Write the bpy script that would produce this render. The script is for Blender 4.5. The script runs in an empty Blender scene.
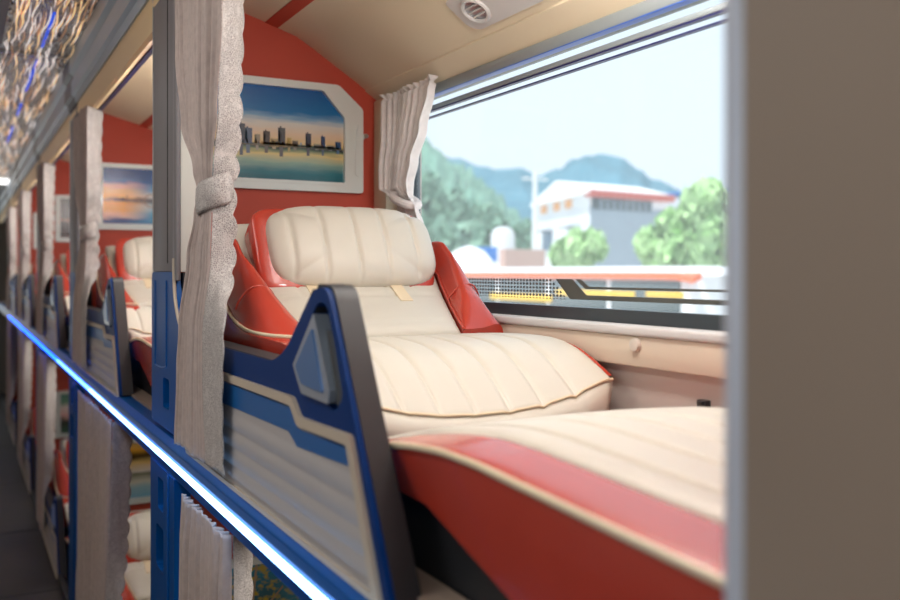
import bpy, bmesh, math, random
from mathutils import Vector, Matrix
random.seed(7)
C = bpy.context.scene.collection
PI = math.pi
ZC = 1.5            # eye height over the aisle floor; heights below are measured from the eye
PITCH = 1.91        # length of one cabin along the coach
AX = 0.42           # aisle-side face of the cabins
WX = 1.059          # inner face of the window wall
OFF = Vector((0, 0, ZC))

# ------------------------------------------------------------------ materials
def mat(name, col, rough=.5, metal=0, bump=0, bscale=200, var=0, vscale=8, spec=.5, coat=0, emit=None, estr=0, btype='noise', sheen=0):
    m = bpy.data.materials.new(name); m.use_nodes = True
    nt = m.node_tree; b = nt.nodes['Principled BSDF']
    b.inputs['Base Color'].default_value = (*col, 1)
    b.inputs['Roughness'].default_value = rough
    b.inputs['Metallic'].default_value = metal
    b.inputs['Specular IOR Level'].default_value = spec
    b.inputs['Coat Weight'].default_value = coat
    b.inputs['Sheen Weight'].default_value = sheen
    if emit:
        b.inputs['Emission Color'].default_value = (*emit, 1); b.inputs['Emission Strength'].default_value = estr
    tc = nt.nodes.new('ShaderNodeTexCoord')
    if var:
        n = nt.nodes.new('ShaderNodeTexNoise'); n.inputs['Scale'].default_value = vscale; n.inputs['Detail'].default_value = 5
        nt.links.new(tc.outputs['Object'], n.inputs['Vector'])
        r = nt.nodes.new('ShaderNodeMapRange'); r.inputs[1].default_value = .3; r.inputs[2].default_value = .7
        r.inputs[3].default_value = 1 - var; r.inputs[4].default_value = 1 + var
        nt.links.new(n.outputs['Fac'], r.inputs[0])
        mx = nt.nodes.new('ShaderNodeVectorMath'); mx.operation = 'SCALE'
        mx.inputs[0].default_value = col
        nt.links.new(r.outputs[0], mx.inputs['Scale']); nt.links.new(mx.outputs[0], b.inputs['Base Color'])
    if bump:
        if btype == 'noise':
            t = nt.nodes.new('ShaderNodeTexNoise'); t.inputs['Scale'].default_value = bscale; t.inputs['Detail'].default_value = 3; out = t.outputs['Fac']
        elif btype == 'voronoi':
            t = nt.nodes.new('ShaderNodeTexVoronoi'); t.inputs['Scale'].default_value = bscale; out = t.outputs['Distance']
        else:
            t = nt.nodes.new('ShaderNodeTexMagic'); t.inputs['Scale'].default_value = bscale; t.turbulence_depth = 3; out = t.outputs['Fac']
        nt.links.new(tc.outputs['Object'], t.inputs['Vector'])
        bp = nt.nodes.new('ShaderNodeBump'); bp.inputs['Strength'].default_value = bump; bp.inputs['Distance'].default_value = .002
        nt.links.new(out, bp.inputs['Height']); nt.links.new(bp.outputs[0], b.inputs['Normal'])
    return m

def s2l(r, g, b):
    return tuple(((v / 255 + .055) / 1.055) ** 2.4 if v > 10 else v / 255 / 12.92 for v in (r, g, b))

M = {}
M['red'] = mat('red_leather', s2l(184, 62, 46), .27, coat=.4, bump=.12, bscale=900, btype='voronoi', var=.05)
M['redwall'] = mat('red_wall_vinyl', s2l(196, 76, 54), .6, bump=.2, bscale=500, var=.05, vscale=3)
M['cream'] = mat('cream_leather', s2l(208, 202, 188), .40, bump=.15, bscale=900, btype='voronoi', var=.03)
M['pipe'] = mat('cream_piping', s2l(226, 208, 176), .45)
M['ceil'] = mat('cream_ceiling_vinyl', s2l(228, 212, 182), .55, bump=.08, bscale=600, var=.02, vscale=2)
M['panelbeige'] = mat('beige_plastic', s2l(176, 172, 172), .5, bump=.08, bscale=700)
M['rim'] = mat('tan_plastic_rim', s2l(192, 178, 160), .45)
M['wallbeige'] = mat('beige_side_wall', s2l(206, 190, 170), .6, bump=.15, bscale=700)
M['walllilac'] = mat('grey_side_fabric', s2l(200, 184, 174), .8, bump=.3, bscale=900)
M['sill'] = mat('pale_sill', s2l(200, 198, 196), .35)
M['navy'] = mat('navy_plastic', s2l(0, 48, 108), .45, spec=.12)
M['blue'] = mat('blue_paint', s2l(0, 76, 146), .4, spec=.15)
M['blueinset'] = mat('blue_inset', s2l(18, 92, 156), .35)
M['black'] = mat('black_rubber', (.018, .019, .022), .5, bump=.1, bscale=600)
M['darkpad'] = mat('dark_pad', (.05, .058, .066), .45)
M['postgrey'] = mat('grey_post_laminate', s2l(124, 121, 124), .5, var=.03, vscale=4)
M['nearpost'] = mat('taupe_post_laminate', s2l(142, 126, 112), .6, bump=.05, bscale=500, var=.03, vscale=3)
M['alu'] = mat('brushed_aluminium', (.62, .65, .69), .3, metal=.9)
M['beam'] = mat('grey_beam', s2l(172, 188, 204), .4, metal=.1)
M['beamdark'] = mat('dark_beam_joint', s2l(88, 94, 104), .4, metal=.2)
M['gold'] = mat('cream_valance', s2l(244, 214, 164), .45)
M['white'] = mat('white_frame', s2l(226, 232, 226), .35, coat=.2)
M['reveal'] = mat('lit_reveal', s2l(216, 216, 208), .4)  # lit end face of the grey post, its brightness put into the colour
M['chrome'] = mat('chrome', (.85, .85, .85), .12, metal=1)
M['silver'] = mat('silver_plate', s2l(170, 182, 196), .28, metal=.55)
M['curtain'] = mat('linen_curtain', s2l(184, 168, 162), .85, bump=.5, bscale=420, var=.10, vscale=60, sheen=.2)
M['lace'] = mat('lace_fabric', s2l(214, 206, 204), .85, bump=1.0, bscale=240, btype='magic', var=.10, vscale=120)
M['wcurtain'] = mat('white_curtain', s2l(236, 230, 226), .8, bump=.3, bscale=300, var=.06, vscale=50)
M['floor'] = mat('brown_floor_vinyl', s2l(50, 37, 29), .7, bump=.1, bscale=200, var=.15, vscale=5)
M['seam'] = mat('dark_seam', s2l(30, 26, 26), .7)
M['seal'] = mat('window_rubber', s2l(48, 58, 64), .35)
M['wframe'] = mat('window_frame_grey', s2l(150, 158, 160), .35, metal=.3)
M['bluelit'] = mat('blue_lit_edge', s2l(10, 90, 200), .3)  # blue light along the blind rail put into its colour
M['bardark'] = mat('dark_blue_bar', s2l(24, 26, 84), .4)
M['decalgrey'] = mat('grey_decal', s2l(76, 78, 74), .6)
M['vent'] = mat('grey_vent_plastic', s2l(196, 192, 188), .4)
M['deckedge'] = mat('deck_edge_tan', s2l(150, 132, 118), .55)
M['ceilgrey'] = mat('aisle_ceiling_grey', s2l(120, 122, 120), .5)
M['mirror'] = mat('dark_mirror', (.22, .21, .23), .16, metal=1, bump=.0)
M['trimgrey'] = mat('satin_edge_trim', s2l(196, 202, 216), .35, metal=.15)
M['button'] = mat('button_plastic', s2l(206, 196, 184), .4)

def lace_pattern(m, light, dark):
    nt = m.node_tree; b = nt.nodes['Principled BSDF']; L = nt.links.new
    tc = nt.nodes.new('ShaderNodeTexCoord'); w = nt.nodes.new('ShaderNodeTexVoronoi'); w.feature = 'DISTANCE_TO_EDGE'; w.inputs['Scale'].default_value = 260
    r = nt.nodes.new('ShaderNodeMapRange'); r.inputs[1].default_value = .03; r.inputs[2].default_value = .22
    n = nt.nodes.new('ShaderNodeTexNoise'); n.inputs['Scale'].default_value = 45; n.inputs['Detail'].default_value = 3
    ma = nt.nodes.new('ShaderNodeMath'); ma.operation = 'MULTIPLY'
    rr = nt.nodes.new('ShaderNodeMapRange'); rr.inputs[1].default_value = .15; rr.inputs[2].default_value = .5
    mx = nt.nodes.new('ShaderNodeMix'); mx.data_type = 'RGBA'; mx.inputs[6].default_value = (*light, 1); mx.inputs[7].default_value = (*dark, 1)
    L(tc.outputs['Object'], w.inputs['Vector']); L(tc.outputs['Object'], n.inputs['Vector']); L(w.outputs['Distance'], r.inputs[0]); L(n.outputs['Fac'], rr.inputs[0])
    L(r.outputs[0], ma.inputs[0]); L(rr.outputs[0], ma.inputs[1]); L(ma.outputs[0], mx.inputs[0]); L(mx.outputs[2], b.inputs['Base Color'])
    bp = nt.nodes.new('ShaderNodeBump'); bp.invert = True; bp.inputs['Strength'].default_value = .8; bp.inputs['Distance'].default_value = .002
    L(ma.outputs[0], bp.inputs['Height']); L(bp.outputs[0], b.inputs['Normal'])
lace_pattern(M['lace'], s2l(216, 210, 206), s2l(160, 152, 150))
def wavy_mirror(m):
    nt = m.node_tree; b = nt.nodes['Principled BSDF']
    tc = nt.nodes.new('ShaderNodeTexCoord'); mp = nt.nodes.new('ShaderNodeMapping')
    mp.inputs['Scale'].default_value = (30, 7, 1)
    n = nt.nodes.new('ShaderNodeTexNoise'); n.inputs['Scale'].default_value = 1.6; n.inputs['Detail'].default_value = 2; n.inputs['Distortion'].default_value = 1.2
    bp = nt.nodes.new('ShaderNodeBump'); bp.inputs['Strength'].default_value = 1; bp.inputs['Distance'].default_value = .05
    nt.links.new(tc.outputs['Object'], mp.inputs['Vector']); nt.links.new(mp.outputs[0], n.inputs['Vector'])
    nt.links.new(n.outputs['Fac'], bp.inputs['Height']); nt.links.new(bp.outputs[0], b.inputs['Normal'])
wavy_mirror(M['mirror'])

def emis(name, col, s):
    m = bpy.data.materials.new(name); m.use_nodes = True; nt = m.node_tree
    b = nt.nodes['Principled BSDF']; b.inputs['Base Color'].default_value = (*col, 1)
    b.inputs['Emission Color'].default_value = (*col, 1); b.inputs['Emission Strength'].default_value = s
    return m
M['gold1'] = emis('gold_reflection', s2l(250, 208, 150), .85)  # glow stands in for reflections in the ceiling mirror
M['gold2'] = emis('pale_reflection', s2l(236, 226, 220), .85)
M['gold3'] = emis('copper_reflection', s2l(200, 150, 110), .4)
M['bluedash'] = emis('blue_light_strip', s2l(20, 80, 230), .8)
M['lamp'] = emis('lamp_diffuser', (1, .98, .95), 2.0)

def glass():
    m = bpy.data.materials.new('window_glass'); m.use_nodes = True; nt = m.node_tree; nt.nodes.clear()
    o = nt.nodes.new('ShaderNodeOutputMaterial'); tr = nt.nodes.new('ShaderNodeBsdfTransparent'); gl = nt.nodes.new('ShaderNodeBsdfGlossy')
    tl = nt.nodes.new('ShaderNodeBsdfTranslucent'); tl.inputs['Color'].default_value = (.93, .97, 1, 1)
    tr.inputs['Color'].default_value = (.97, .985, 1, 1); gl.inputs['Roughness'].default_value = .02
    fw = nt.nodes.new('ShaderNodeLayerWeight'); fw.inputs['Blend'].default_value = .5
    pw = nt.nodes.new('ShaderNodeMath'); pw.operation = 'POWER'; pw.inputs[1].default_value = 5
    nt.links.new(fw.outputs['Facing'], pw.inputs[0])
    lw = nt.nodes.new('ShaderNodeMath'); lw.operation = 'MULTIPLY_ADD'; lw.inputs[1].default_value = .25; lw.inputs[2].default_value = .015
    nt.links.new(pw.outputs[0], lw.inputs[0])
    mx = nt.nodes.new('ShaderNodeMixShader'); m2 = nt.nodes.new('ShaderNodeMixShader'); m2.inputs[0].default_value = .08
    nt.links.new(lw.outputs[0], mx.inputs[0]); nt.links.new(tr.outputs[0], mx.inputs[1]); nt.links.new(gl.outputs[0], mx.inputs[2])
    nt.links.new(mx.outputs[0], m2.inputs[1]); nt.links.new(tl.outputs[0], m2.inputs[2]); nt.links.new(m2.outputs[0], o.inputs['Surface'])
    return m
M['glass'] = glass()

def dots():
    m = bpy.data.materials.new('perforated_film'); m.use_nodes = True; nt = m.node_tree; b = nt.nodes['Principled BSDF']
    b.inputs['Base Color'].default_value = (*s2l(80, 84, 84), 1); b.inputs['Roughness'].default_value = .6
    tc = nt.nodes.new('ShaderNodeTexCoord'); mp = nt.nodes.new('ShaderNodeMapping'); mp.inputs['Scale'].default_value = (80, 80, 127)
    v = nt.nodes.new('ShaderNodeTexVoronoi'); v.inputs['Randomness'].default_value = 0; v.inputs['Scale'].default_value = 1.0
    l = nt.nodes.new('ShaderNodeMath'); l.operation = 'LESS_THAN'; l.inputs[1].default_value = .34
    v.voronoi_dimensions = '2D'
    sx = nt.nodes.new('ShaderNodeSeparateXYZ'); cx = nt.nodes.new('ShaderNodeCombineXYZ')
    nt.links.new(tc.outputs['Object'], mp.inputs['Vector']); nt.links.new(mp.outputs[0], sx.inputs[0])
    nt.links.new(sx.outputs['Y'], cx.inputs['X']); nt.links.new(sx.outputs['Z'], cx.inputs['Y'])
    nt.links.new(cx.outputs[0], v.inputs['Vector']); nt.links.new(v.outputs['Distance'], l.inputs[0])
    nt.links.new(l.outputs[0], b.inputs['Alpha'])
    return m
M['dots'] = dots()

# ------------------------------------------------------------------ builders (coordinates: x across, y along, z from the eye)
def finish(name, bm, m, parent=None, smooth=True, angle=35):
    me = bpy.data.meshes.new(name)
    bmesh.ops.recalc_face_normals(bm, faces=bm.faces[:])
    org = (parent_world(parent)) if parent is not None else None
    if org is None:
        co = [v.co for v in bm.verts]
        lo = Vector([min(c[i] for c in co) for i in range(3)]); hi = Vector([max(c[i] for c in co) for i in range(3)])
        org = Vector(((lo.x + hi.x) / 2, (lo.y + hi.y) / 2, lo.z)) + OFF
    bmesh.ops.translate(bm, verts=bm.verts[:], vec=OFF - org)
    bm.to_mesh(me); bm.free()
    o = bpy.data.objects.new(name, me); C.objects.link(o)
    for x in (m if isinstance(m, (list, tuple)) else [m]): me.materials.append(x)
    if parent is not None: o.parent = parent
    else: o.location = org
    if smooth:
        for p in me.polygons: p.use_smooth = True
        try: me.set_sharp_from_angle(angle=math.radians(angle))
        except Exception: pass
    return o

def parent_world(p):
    v = Vector((0, 0, 0))
    while p is not None: v += p.location; p = p.parent
    return v

def thing(name, label, cat, loc, group=None):
    o = bpy.data.objects.new(name, None); C.objects.link(o); o.empty_display_size = .05
    o.location = Vector(loc) + OFF; tag(o, label, cat, group); return o

def tag(o, label, cat, group=None):
    o['label'] = label; o['category'] = cat
    if group: o['group'] = group
    return o

def struct(name, bm, m, **k):
    o = finish(name, bm, m, **k)
    if o.parent is None: o['kind'] = 'structure'
    return o

def dup(root, d, label=None, group=None):
    r = root.copy(); C.objects.link(r); r.location = root.location + Vector(d)
    if label: r['label'] = label
    if group: r['group'] = group
    def rec(a, b):
        for ch in list(a.children):
            c = ch.copy(); C.objects.link(c); c.parent = b; rec(ch, c)
    rec(root, r); return r

def box(bm, x0, x1, y0, y1, z0, z1, bev=0, seg=2):
    g = bmesh.ops.create_cube(bm, size=1)
    for v in g['verts']:
        v.co = Vector((x0 + (x1 - x0) * (v.co.x + .5), y0 + (y1 - y0) * (v.co.y + .5), z0 + (z1 - z0) * (v.co.z + .5)))
    if bev:
        es = list({e for v in g['verts'] for e in v.link_edges})
        bmesh.ops.bevel(bm, geom=es, offset=bev, segments=seg, affect='EDGES', profile=.5)
    return bm
def B(*a, **k): return box(bmesh.new(), *a, **k)

def rpoly(pts, r, seg=5):
    """2D polygon with rounded corners; r a number or one per corner"""
    out = []; n = len(pts)
    for i in range(n):
        p = Vector(pts[i]); a = Vector(pts[i - 1]); b = Vector(pts[(i + 1) % n])
        ri = r[i] if isinstance(r, (list, tuple)) else r
        if ri <= 0: out.append(tuple(p)); continue
        da, db = (a - p), (b - p); la, lb = da.length, db.length
        q = min(ri, la * .49, lb * .49); da /= la; db /= lb
        for k in range(seg + 1):
            t = k / seg
            out.append(tuple((p + da * q) * (1 - t) ** 2 + p * 2 * t * (1 - t) + (p + db * q) * t ** 2))
    return out

def prism(bm, pts, f0, f1, holes=(), bev=0):
    """polygon (2D) extruded between maps f0(p)->3D and f1(p)->3D, holes kept open"""
    loops = [pts] + list(holes)
    def cap(f):
        vl, es = [], []
        for lp in loops:
            vs = [bm.verts.new(f(p)) for p in lp]; vl.append(vs)
            es += [bm.edges.new((vs[i], vs[(i + 1) % len(vs)])) for i in range(len(vs))]
        if len(loops) == 1: bm.faces.new(vl[0])
        else: bmesh.ops.triangle_fill(bm, use_beauty=True, use_dissolve=False, edges=es)
        return vl
    a, b = cap(f0), cap(f1)
    for va, vb in zip(a, b):
        n = len(va)
        for i in range(n): bm.faces.new((va[i], va[(i + 1) % n], vb[(i + 1) % n], vb[i]))
    return bm
def plateX(pts, x0, x1, holes=()):      # polygon in (y,z)
    return prism(bmesh.new(), pts, lambda p: (x0, p[0], p[1]), lambda p: (x1, p[0], p[1]), holes)
def plateY(pts, y0, y1, holes=()):      # polygon in (x,z)
    return prism(bmesh.new(), pts, lambda p: (p[0], y0, p[1]), lambda p: (p[0], y1, p[1]), holes)

def tube(bm, path, r, seg=8, closed=False):
    P = [Vector(p) for p in path]; n = len(P); rings = []
    up = Vector((0, 0, 1)); prev = None
    for i, p in enumerate(P):
        t = (P[(i + 1) % n] - P[i - 1]) if closed else (P[min(i + 1, n - 1)] - P[max(i - 1, 0)])
        t.normalize()
        if prev is None:
            a = t.cross(up) if abs(t.z) < .95 else t.cross(Vector((1, 0, 0)))
        else: a = prev - t * prev.dot(t)
        a.normalize(); prev = a; b = t.cross(a)
        ri = r[i] if isinstance(r, (list, tuple)) else r
        rings.append([bm.verts.new(p + a * math.cos(2 * PI * k / seg) * ri + b * math.sin(2 * PI * k / seg) * ri) for k in range(seg)])
    m = n if closed else n - 1
    for i in range(m):
        A, D = rings[i], rings[(i + 1) % n]
        for k in range(seg): bm.faces.new((A[k], A[(k + 1) % seg], D[(k + 1) % seg], D[k]))
    if not closed: bm.faces.new(rings[0][::-1]); bm.faces.new(rings[-1])
    return bm

def loft(bm, rings, cap=True):
    V = [[bm.verts.new(p) for p in r] for r in rings]; n = len(V[0])
    for a, b in zip(V[:-1], V[1:]):
        for k in range(n): bm.faces.new((a[k], a[(k + 1) % n], b[(k + 1) % n], b[k]))
    if cap: bm.faces.new(V[0][::-1]); bm.faces.new(V[-1])
    return bm

def slab(bm, us, vs, top, bot):
    """closed cushion between two surfaces over a grid"""
    T = [[bm.verts.new(top(u, v)) for v in vs] for u in us]
    Bt = [[bm.verts.new(bot(u, v)) for v in vs] for u in us]
    nu, nv = len(us), len(vs)
    for i in range(nu - 1):
        for j in range(nv - 1):
            bm.faces.new((T[i][j], T[i + 1][j], T[i + 1][j + 1], T[i][j + 1]))
            bm.faces.new((Bt[i][j], Bt[i][j + 1], Bt[i + 1][j + 1], Bt[i + 1][j]))
    for i in range(nu - 1):
        bm.faces.new((T[i][0], Bt[i][0], Bt[i + 1][0], T[i + 1][0]))
        bm.faces.new((T[i][-1], T[i + 1][-1], Bt[i + 1][-1], Bt[i][-1]))
    for j in range(nv - 1):
        bm.faces.new((T[0][j], T[0][j + 1], Bt[0][j + 1], Bt[0][j]))
        bm.faces.new((T[-1][j], Bt[-1][j], Bt[-1][j + 1], T[-1][j + 1]))
    return bm
def lin(a, b, n): return [a + (b - a) * i / (n - 1) for i in range(n)]
def ends(a, b, n):   # denser towards both ends
    return [a + (b - a) * (.5 - .5 * math.cos(PI * i / (n - 1))) * .7 + (b - a) * .3 * i / (n - 1) for i in range(n)]
def groove(x, xs, w=.004): return sum(math.exp(-((x - q) / w) ** 2) for q in xs)
def edge(u, p=6): return max(0, 1 - abs(u) ** p) ** .5
def interp(t, keys):
    if t <= keys[0][0]: return keys[0][1:]
    for a, b in zip(keys[:-1], keys[1:]):
        if t <= b[0]:
            f = (t - a[0]) / (b[0] - a[0]); f = f * f * (3 - 2 * f)
            return tuple(p + (q - p) * f for p, q in zip(a[1:], b[1:]))
    return keys[-1][1:]
def catmull(pts, per=6):
    P = [Vector(p) for p in pts]; out = []
    for i in range(len(P) - 1):
        a, b, c, d = P[max(i - 1, 0)], P[i], P[i + 1], P[min(i + 2, len(P) - 1)]
        for k in range(per):
            t = k / per
            out.append(.5 * ((2 * b) + (c - a) * t + (2 * a - 5 * b + 4 * c - d) * t * t + (3 * b - a - 3 * c + d) * t ** 3))
    out.append(P[-1]); return out

# ================================================================== SETTING
Y0, Y1 = -1.6, 12.3
struct('floor', B(-1.2, 1.1, Y0, Y1, -1.54, -1.5), M['floor'])
for i, y in enumerate((4.62, 5.75, 7.1, 8.6, 10.2)):
    o = struct('trim_%d' % (i + 1), B(-.3, AX, y, y + .012, -1.5, -1.4985), M['seam'])
# window wall with an opening for every cabin (upper deck)
def wall_cells(x0, x1, ycuts, zcuts, hole):
    bm = bmesh.new()
    def solid(i, j): return 0 <= i < len(ycuts) - 1 and 0 <= j < len(zcuts) - 1 and not hole(i, j)
    cache = {}
    def V(x, i, j):
        k = (x, i, j)
        if k not in cache: cache[k] = bm.verts.new((x, ycuts[i], zcuts[j]))
        return cache[k]
    for i in range(len(ycuts) - 1):
        for j in range(len(zcuts) - 1):
            if not solid(i, j): continue
            bm.faces.new((V(x0, i, j), V(x0, i, j + 1), V(x0, i + 1, j + 1), V(x0, i + 1, j)))
            bm.faces.new((V(x1, i, j), V(x1, i + 1, j), V(x1, i + 1, j + 1), V(x1, i, j + 1)))
            if not solid(i - 1, j): bm.faces.new((V(x0, i, j), V(x1, i, j), V(x1, i, j + 1), V(x0, i, j + 1)))
            if not solid(i + 1, j): bm.faces.new((V(x0, i + 1, j), V(x0, i + 1, j + 1), V(x1, i + 1, j + 1), V(x1, i + 1, j)))
            if not solid(i, j - 1): bm.faces.new((V(x0, i, j), V(x0, i + 1, j), V(x1, i + 1, j), V(x1, i, j)))
            if not solid(i, j + 1): bm.faces.new((V(x0, i, j + 1), V(x1, i, j + 1), V(x1, i + 1, j + 1), V(x0, i + 1, j + 1)))
    return bm
WZ0, WZ1 = -.096, .462
wy0, wy1 = .50, 2.20
yc = [Y0]
for k in range(-1, 5): yc += [wy0 + PITCH * k, wy1 + PITCH * k]
yc = [y for y in yc if y >= Y0]; yc += [Y1]
struct('wall_right', wall_cells(WX, WX + .05, yc, [-1.5, WZ0 - .0, WZ1, .9], lambda i, j: j == 1 and i % 2 == 1), M['walllilac'], smooth=False)
struct('wall_left', wall_cells(-1.25, -1.2, [Y0, -1.2, 1.4]+[Y1], [-1.5, -.12, .46, .9], lambda i, j: j == 1 and i % 2 == 1), M['wallbeige'], smooth=False)
struct('wall_back', plateY([(-1.25, -1.5), (1.1, -1.5), (1.1, .95), (-1.25, .95)], Y1, Y1 + .05, holes=[[(-1.0, -.9), (.40, -.9), (.40, .6), (-1.0, .6)]]), M['ceilgrey'], smooth=False)
struct('wall_front', B(-1.25, 1.1, Y0 - .05, Y0, -1.5, .95), M['ceilgrey'])
# cabin lining: beige ledge panel under the windows, its pale top edge
struct('trim_6', B(WX - .022, WX, .35, Y1, -.166, -.112, bev=.004), M['wallbeige'])
struct('trim_7', B(WX - .028, WX + .012, .35, Y1, -.112, -.094, bev=.006, seg=3), M['sill'])
# cream cabin ceiling swept along the coach
prof = [(.425, .742), (.60, .695)] + [tuple(p) for p in catmull([(.70, .668), (.80, .636), (.845, .610), (.90, .575), (.97, .532), (1.045, .482)], 4)] + [(1.062, .476), (1.062, .50), (.98, .56), (.86, .66), (.70, .72), (.425, .78)]
struct('ceiling', loft(bmesh.new(), [[(x, y, z) for x, z in prof] for y in (Y0, Y1)]), M['ceil'], angle=40)
struct('trim_8', loft(bmesh.new(), [[(x, y, z) for x, z in ((.712, .662), (.746, .652), (.746, .664), (.712, .674))] for y in (Y0, Y1)]), M['redwall'])
struct('trim_9', loft(bmesh.new(), [[(x, y, z) for x, z in ((1.0, .508), (1.046, .478), (1.06, .468), (1.06, .49), (1.0, .52))] for y in (Y0, Y1)]), M['ceil'])
# grey aisle ceiling, roof outside
struct('ceiling_aisle', B(-1.2, .14, Y0, Y1, .87, .90), M['ceilgrey'])
struct('ceiling_roof', B(-1.3, 1.14, Y0, Y1, .95, 1.0), M['ceilgrey'])
# beam and cream valance over the cabin openings
bprof = [(AX - .004, .690), (AX - .010, .715), (AX - .022, .722), (AX - .022, .775), (AX - .014, .785), (AX - .014, .80), (AX - .030, .812), (AX - .030, .872), (AX + .05, .872), (AX + .05, .690)]
struct('trim_10', loft(bmesh.new(), [[(x, y, z) for x, z in bprof] for y in (Y0, Y1)]), M['beam'], smooth=False)
vprof = [(AX + .002, .692), (AX - .002, .66), (AX + .004, .635), (AX + .004, .604), (AX + .014, .598), (AX + .03, .604), (AX + .03, .692)]
struct('trim_11', loft(bmesh.new(), [[(x, y, z) for x, z in vprof] for y in (Y0, Y1)]), M['gold'], angle=25)
struct('trim_12', B(AX + .032, AX + .045, Y0, Y1, .60, .612), M['bardark'])
n = 12
for k in range(-1, 6):
    n += 1
    struct('trim_%d' % n, loft(bmesh.new(), [[(x - (.0012 if x < AX + .02 else 0), y, z - (.0012 if z < .70 else 0)) for x, z in bprof] for y in (2.06 + PITCH * k, 2.30 + PITCH * k)]), M['beamdark'], smooth=False)
# upper deck slab with blue fascia
struct('floor_deck', B(AX + .02, WX, Y0, Y1, -.452, -.385), M['black'])
fprof = [(AX - .004, -.372), (AX - .006, -.398), (AX - .014, -.404), (AX - .014, -.428), (AX - .006, -.434), (AX - .002, -.458), (AX + .03, -.458), (AX + .03, -.372)]
n += 1; struct('trim_%d' % n, loft(bmesh.new(), [[(x, y, z) for x, z in fprof] for y in (Y0, Y1)]), M['blue'], smooth=False)
n += 1; struct('trim_%d' % n, B(AX + .03, AX + .075, Y0, Y1, -.385, -.364), M['deckedge'])
n += 1; struct('baseboard_right', B(AX - .004, AX + .02, Y0, Y1, -1.5, -1.462), M['black'])
struct('floor_lower', B(AX + .02, WX, Y0, Y1, -1.5, -1.49), M['black'])

# partitions between the cabins
pz = [(.458, .735), (.60, .695), (.70, .668), (.80, .636), (.845, .610), (.90, .575), (.97, .532), (1.04, .485), (WX, .478)]
for k in range(-1, 5):
    y = 2.335 + PITCH * k if k >= 0 else .372
    struct('wall_partition_%d' % (2 * k + 3), plateY([(.458, -.385)] + pz + [(WX, -.385)], y, y + .03), M['redwall'], smooth=False)
    struct('wall_partition_%d' % (2 * k + 4), B(.458, WX, y, y + .03, -1.49, -.453), M['redwall'], smooth=False)
    # cream jamb between partition and window
    if k >= 0: n += 1; struct('trim_%d' % n, B(WX - .035, WX + .002, y - .085, y - .001, -.094, .482, bev=.006), M['ceil'])

# windows
for k in range(-1, 5):
    d = PITCH * k
    y0, y1 = wy0 + d, wy1 + d
    fr = bmesh.new(); xg = WX + .02
    out = [(y0, WZ0), (y1, WZ0), (y1, WZ1), (y0, WZ1)]; inn = [(y0 + .03, -.082 + .0), (y1 - .02, -.082), (y1 - .02, .458), (y0 + .03, .458)]
    w = finish('window_%d' % (k + 2), plateX(out, xg - .004, xg + .016, holes=[[(y0 + .025, WZ0 + .026), (y1 - .02, WZ0 + .026), (y1 - .02, .452), (y0 + .025, .452)]]), M['seal'], smooth=False)
    w['kind'] = 'structure'
    finish('pane', B(xg + .004, xg + .008, y0 + .02, y1 - .015, WZ0 + .02, .456), M['glass'], w, smooth=False)
    finish('blind_rail', B(WX - .012, WX + .016, y0 - .01, y1 + .01, .448, .474, bev=.004), M['wframe'], w)
    finish('rail_edge', B(WX - .010, WX + .010, y0, y1, .4475, .4515), M['bluelit'], w)
    finish('slider_bar', B(xg - .012, xg + .003, y0 + .02, y1 - .01, .4185, .4295, bev=.002), M['wframe'], w)
    finish('slider_gasket', B(xg - .010, xg + .002, y0 + .02, y1 - .01, .4155, .4187), M['bardark'], w)
    finish('slider_gasket', B(xg - .008, xg + .003, y0 + .02, y1 - .01, .4005, .4035), M['bardark'], w)
    def dz(p, q): return (p + d, q)
    thick = [dz(1.53, -.0145), dz(1.473, -.0145), dz(1.426, -.046), dz(wy0 + .03, -.0445), dz(wy0 + .03, -.053), dz(1.48, -.055)]
    thin = [dz(1.462, -.0145), dz(1.445, -.0145), dz(1.418, -.029), dz(wy0 + .03, -.028), dz(wy0 + .03, -.032), dz(1.43, -.0335)]
    finish('decal_stripe', plateX(thick, xg + .003, xg + .0038), M['decalgrey'], w, smooth=False)
    finish('decal_stripe', plateX(thin, xg + .003, xg + .0038), M['decalgrey'], w, smooth=False)
    pf = bmesh.new(); pts = [dz(1.92, -.0145), dz(1.545, -.0145), dz(1.49, -.056), dz(1.92, -.056)]
    pf.faces.new([pf.verts.new((xg + .0034, a, b)) for a, b in pts])
    finish('perforated_film', pf, M['dots'], w, smooth=False)

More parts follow.
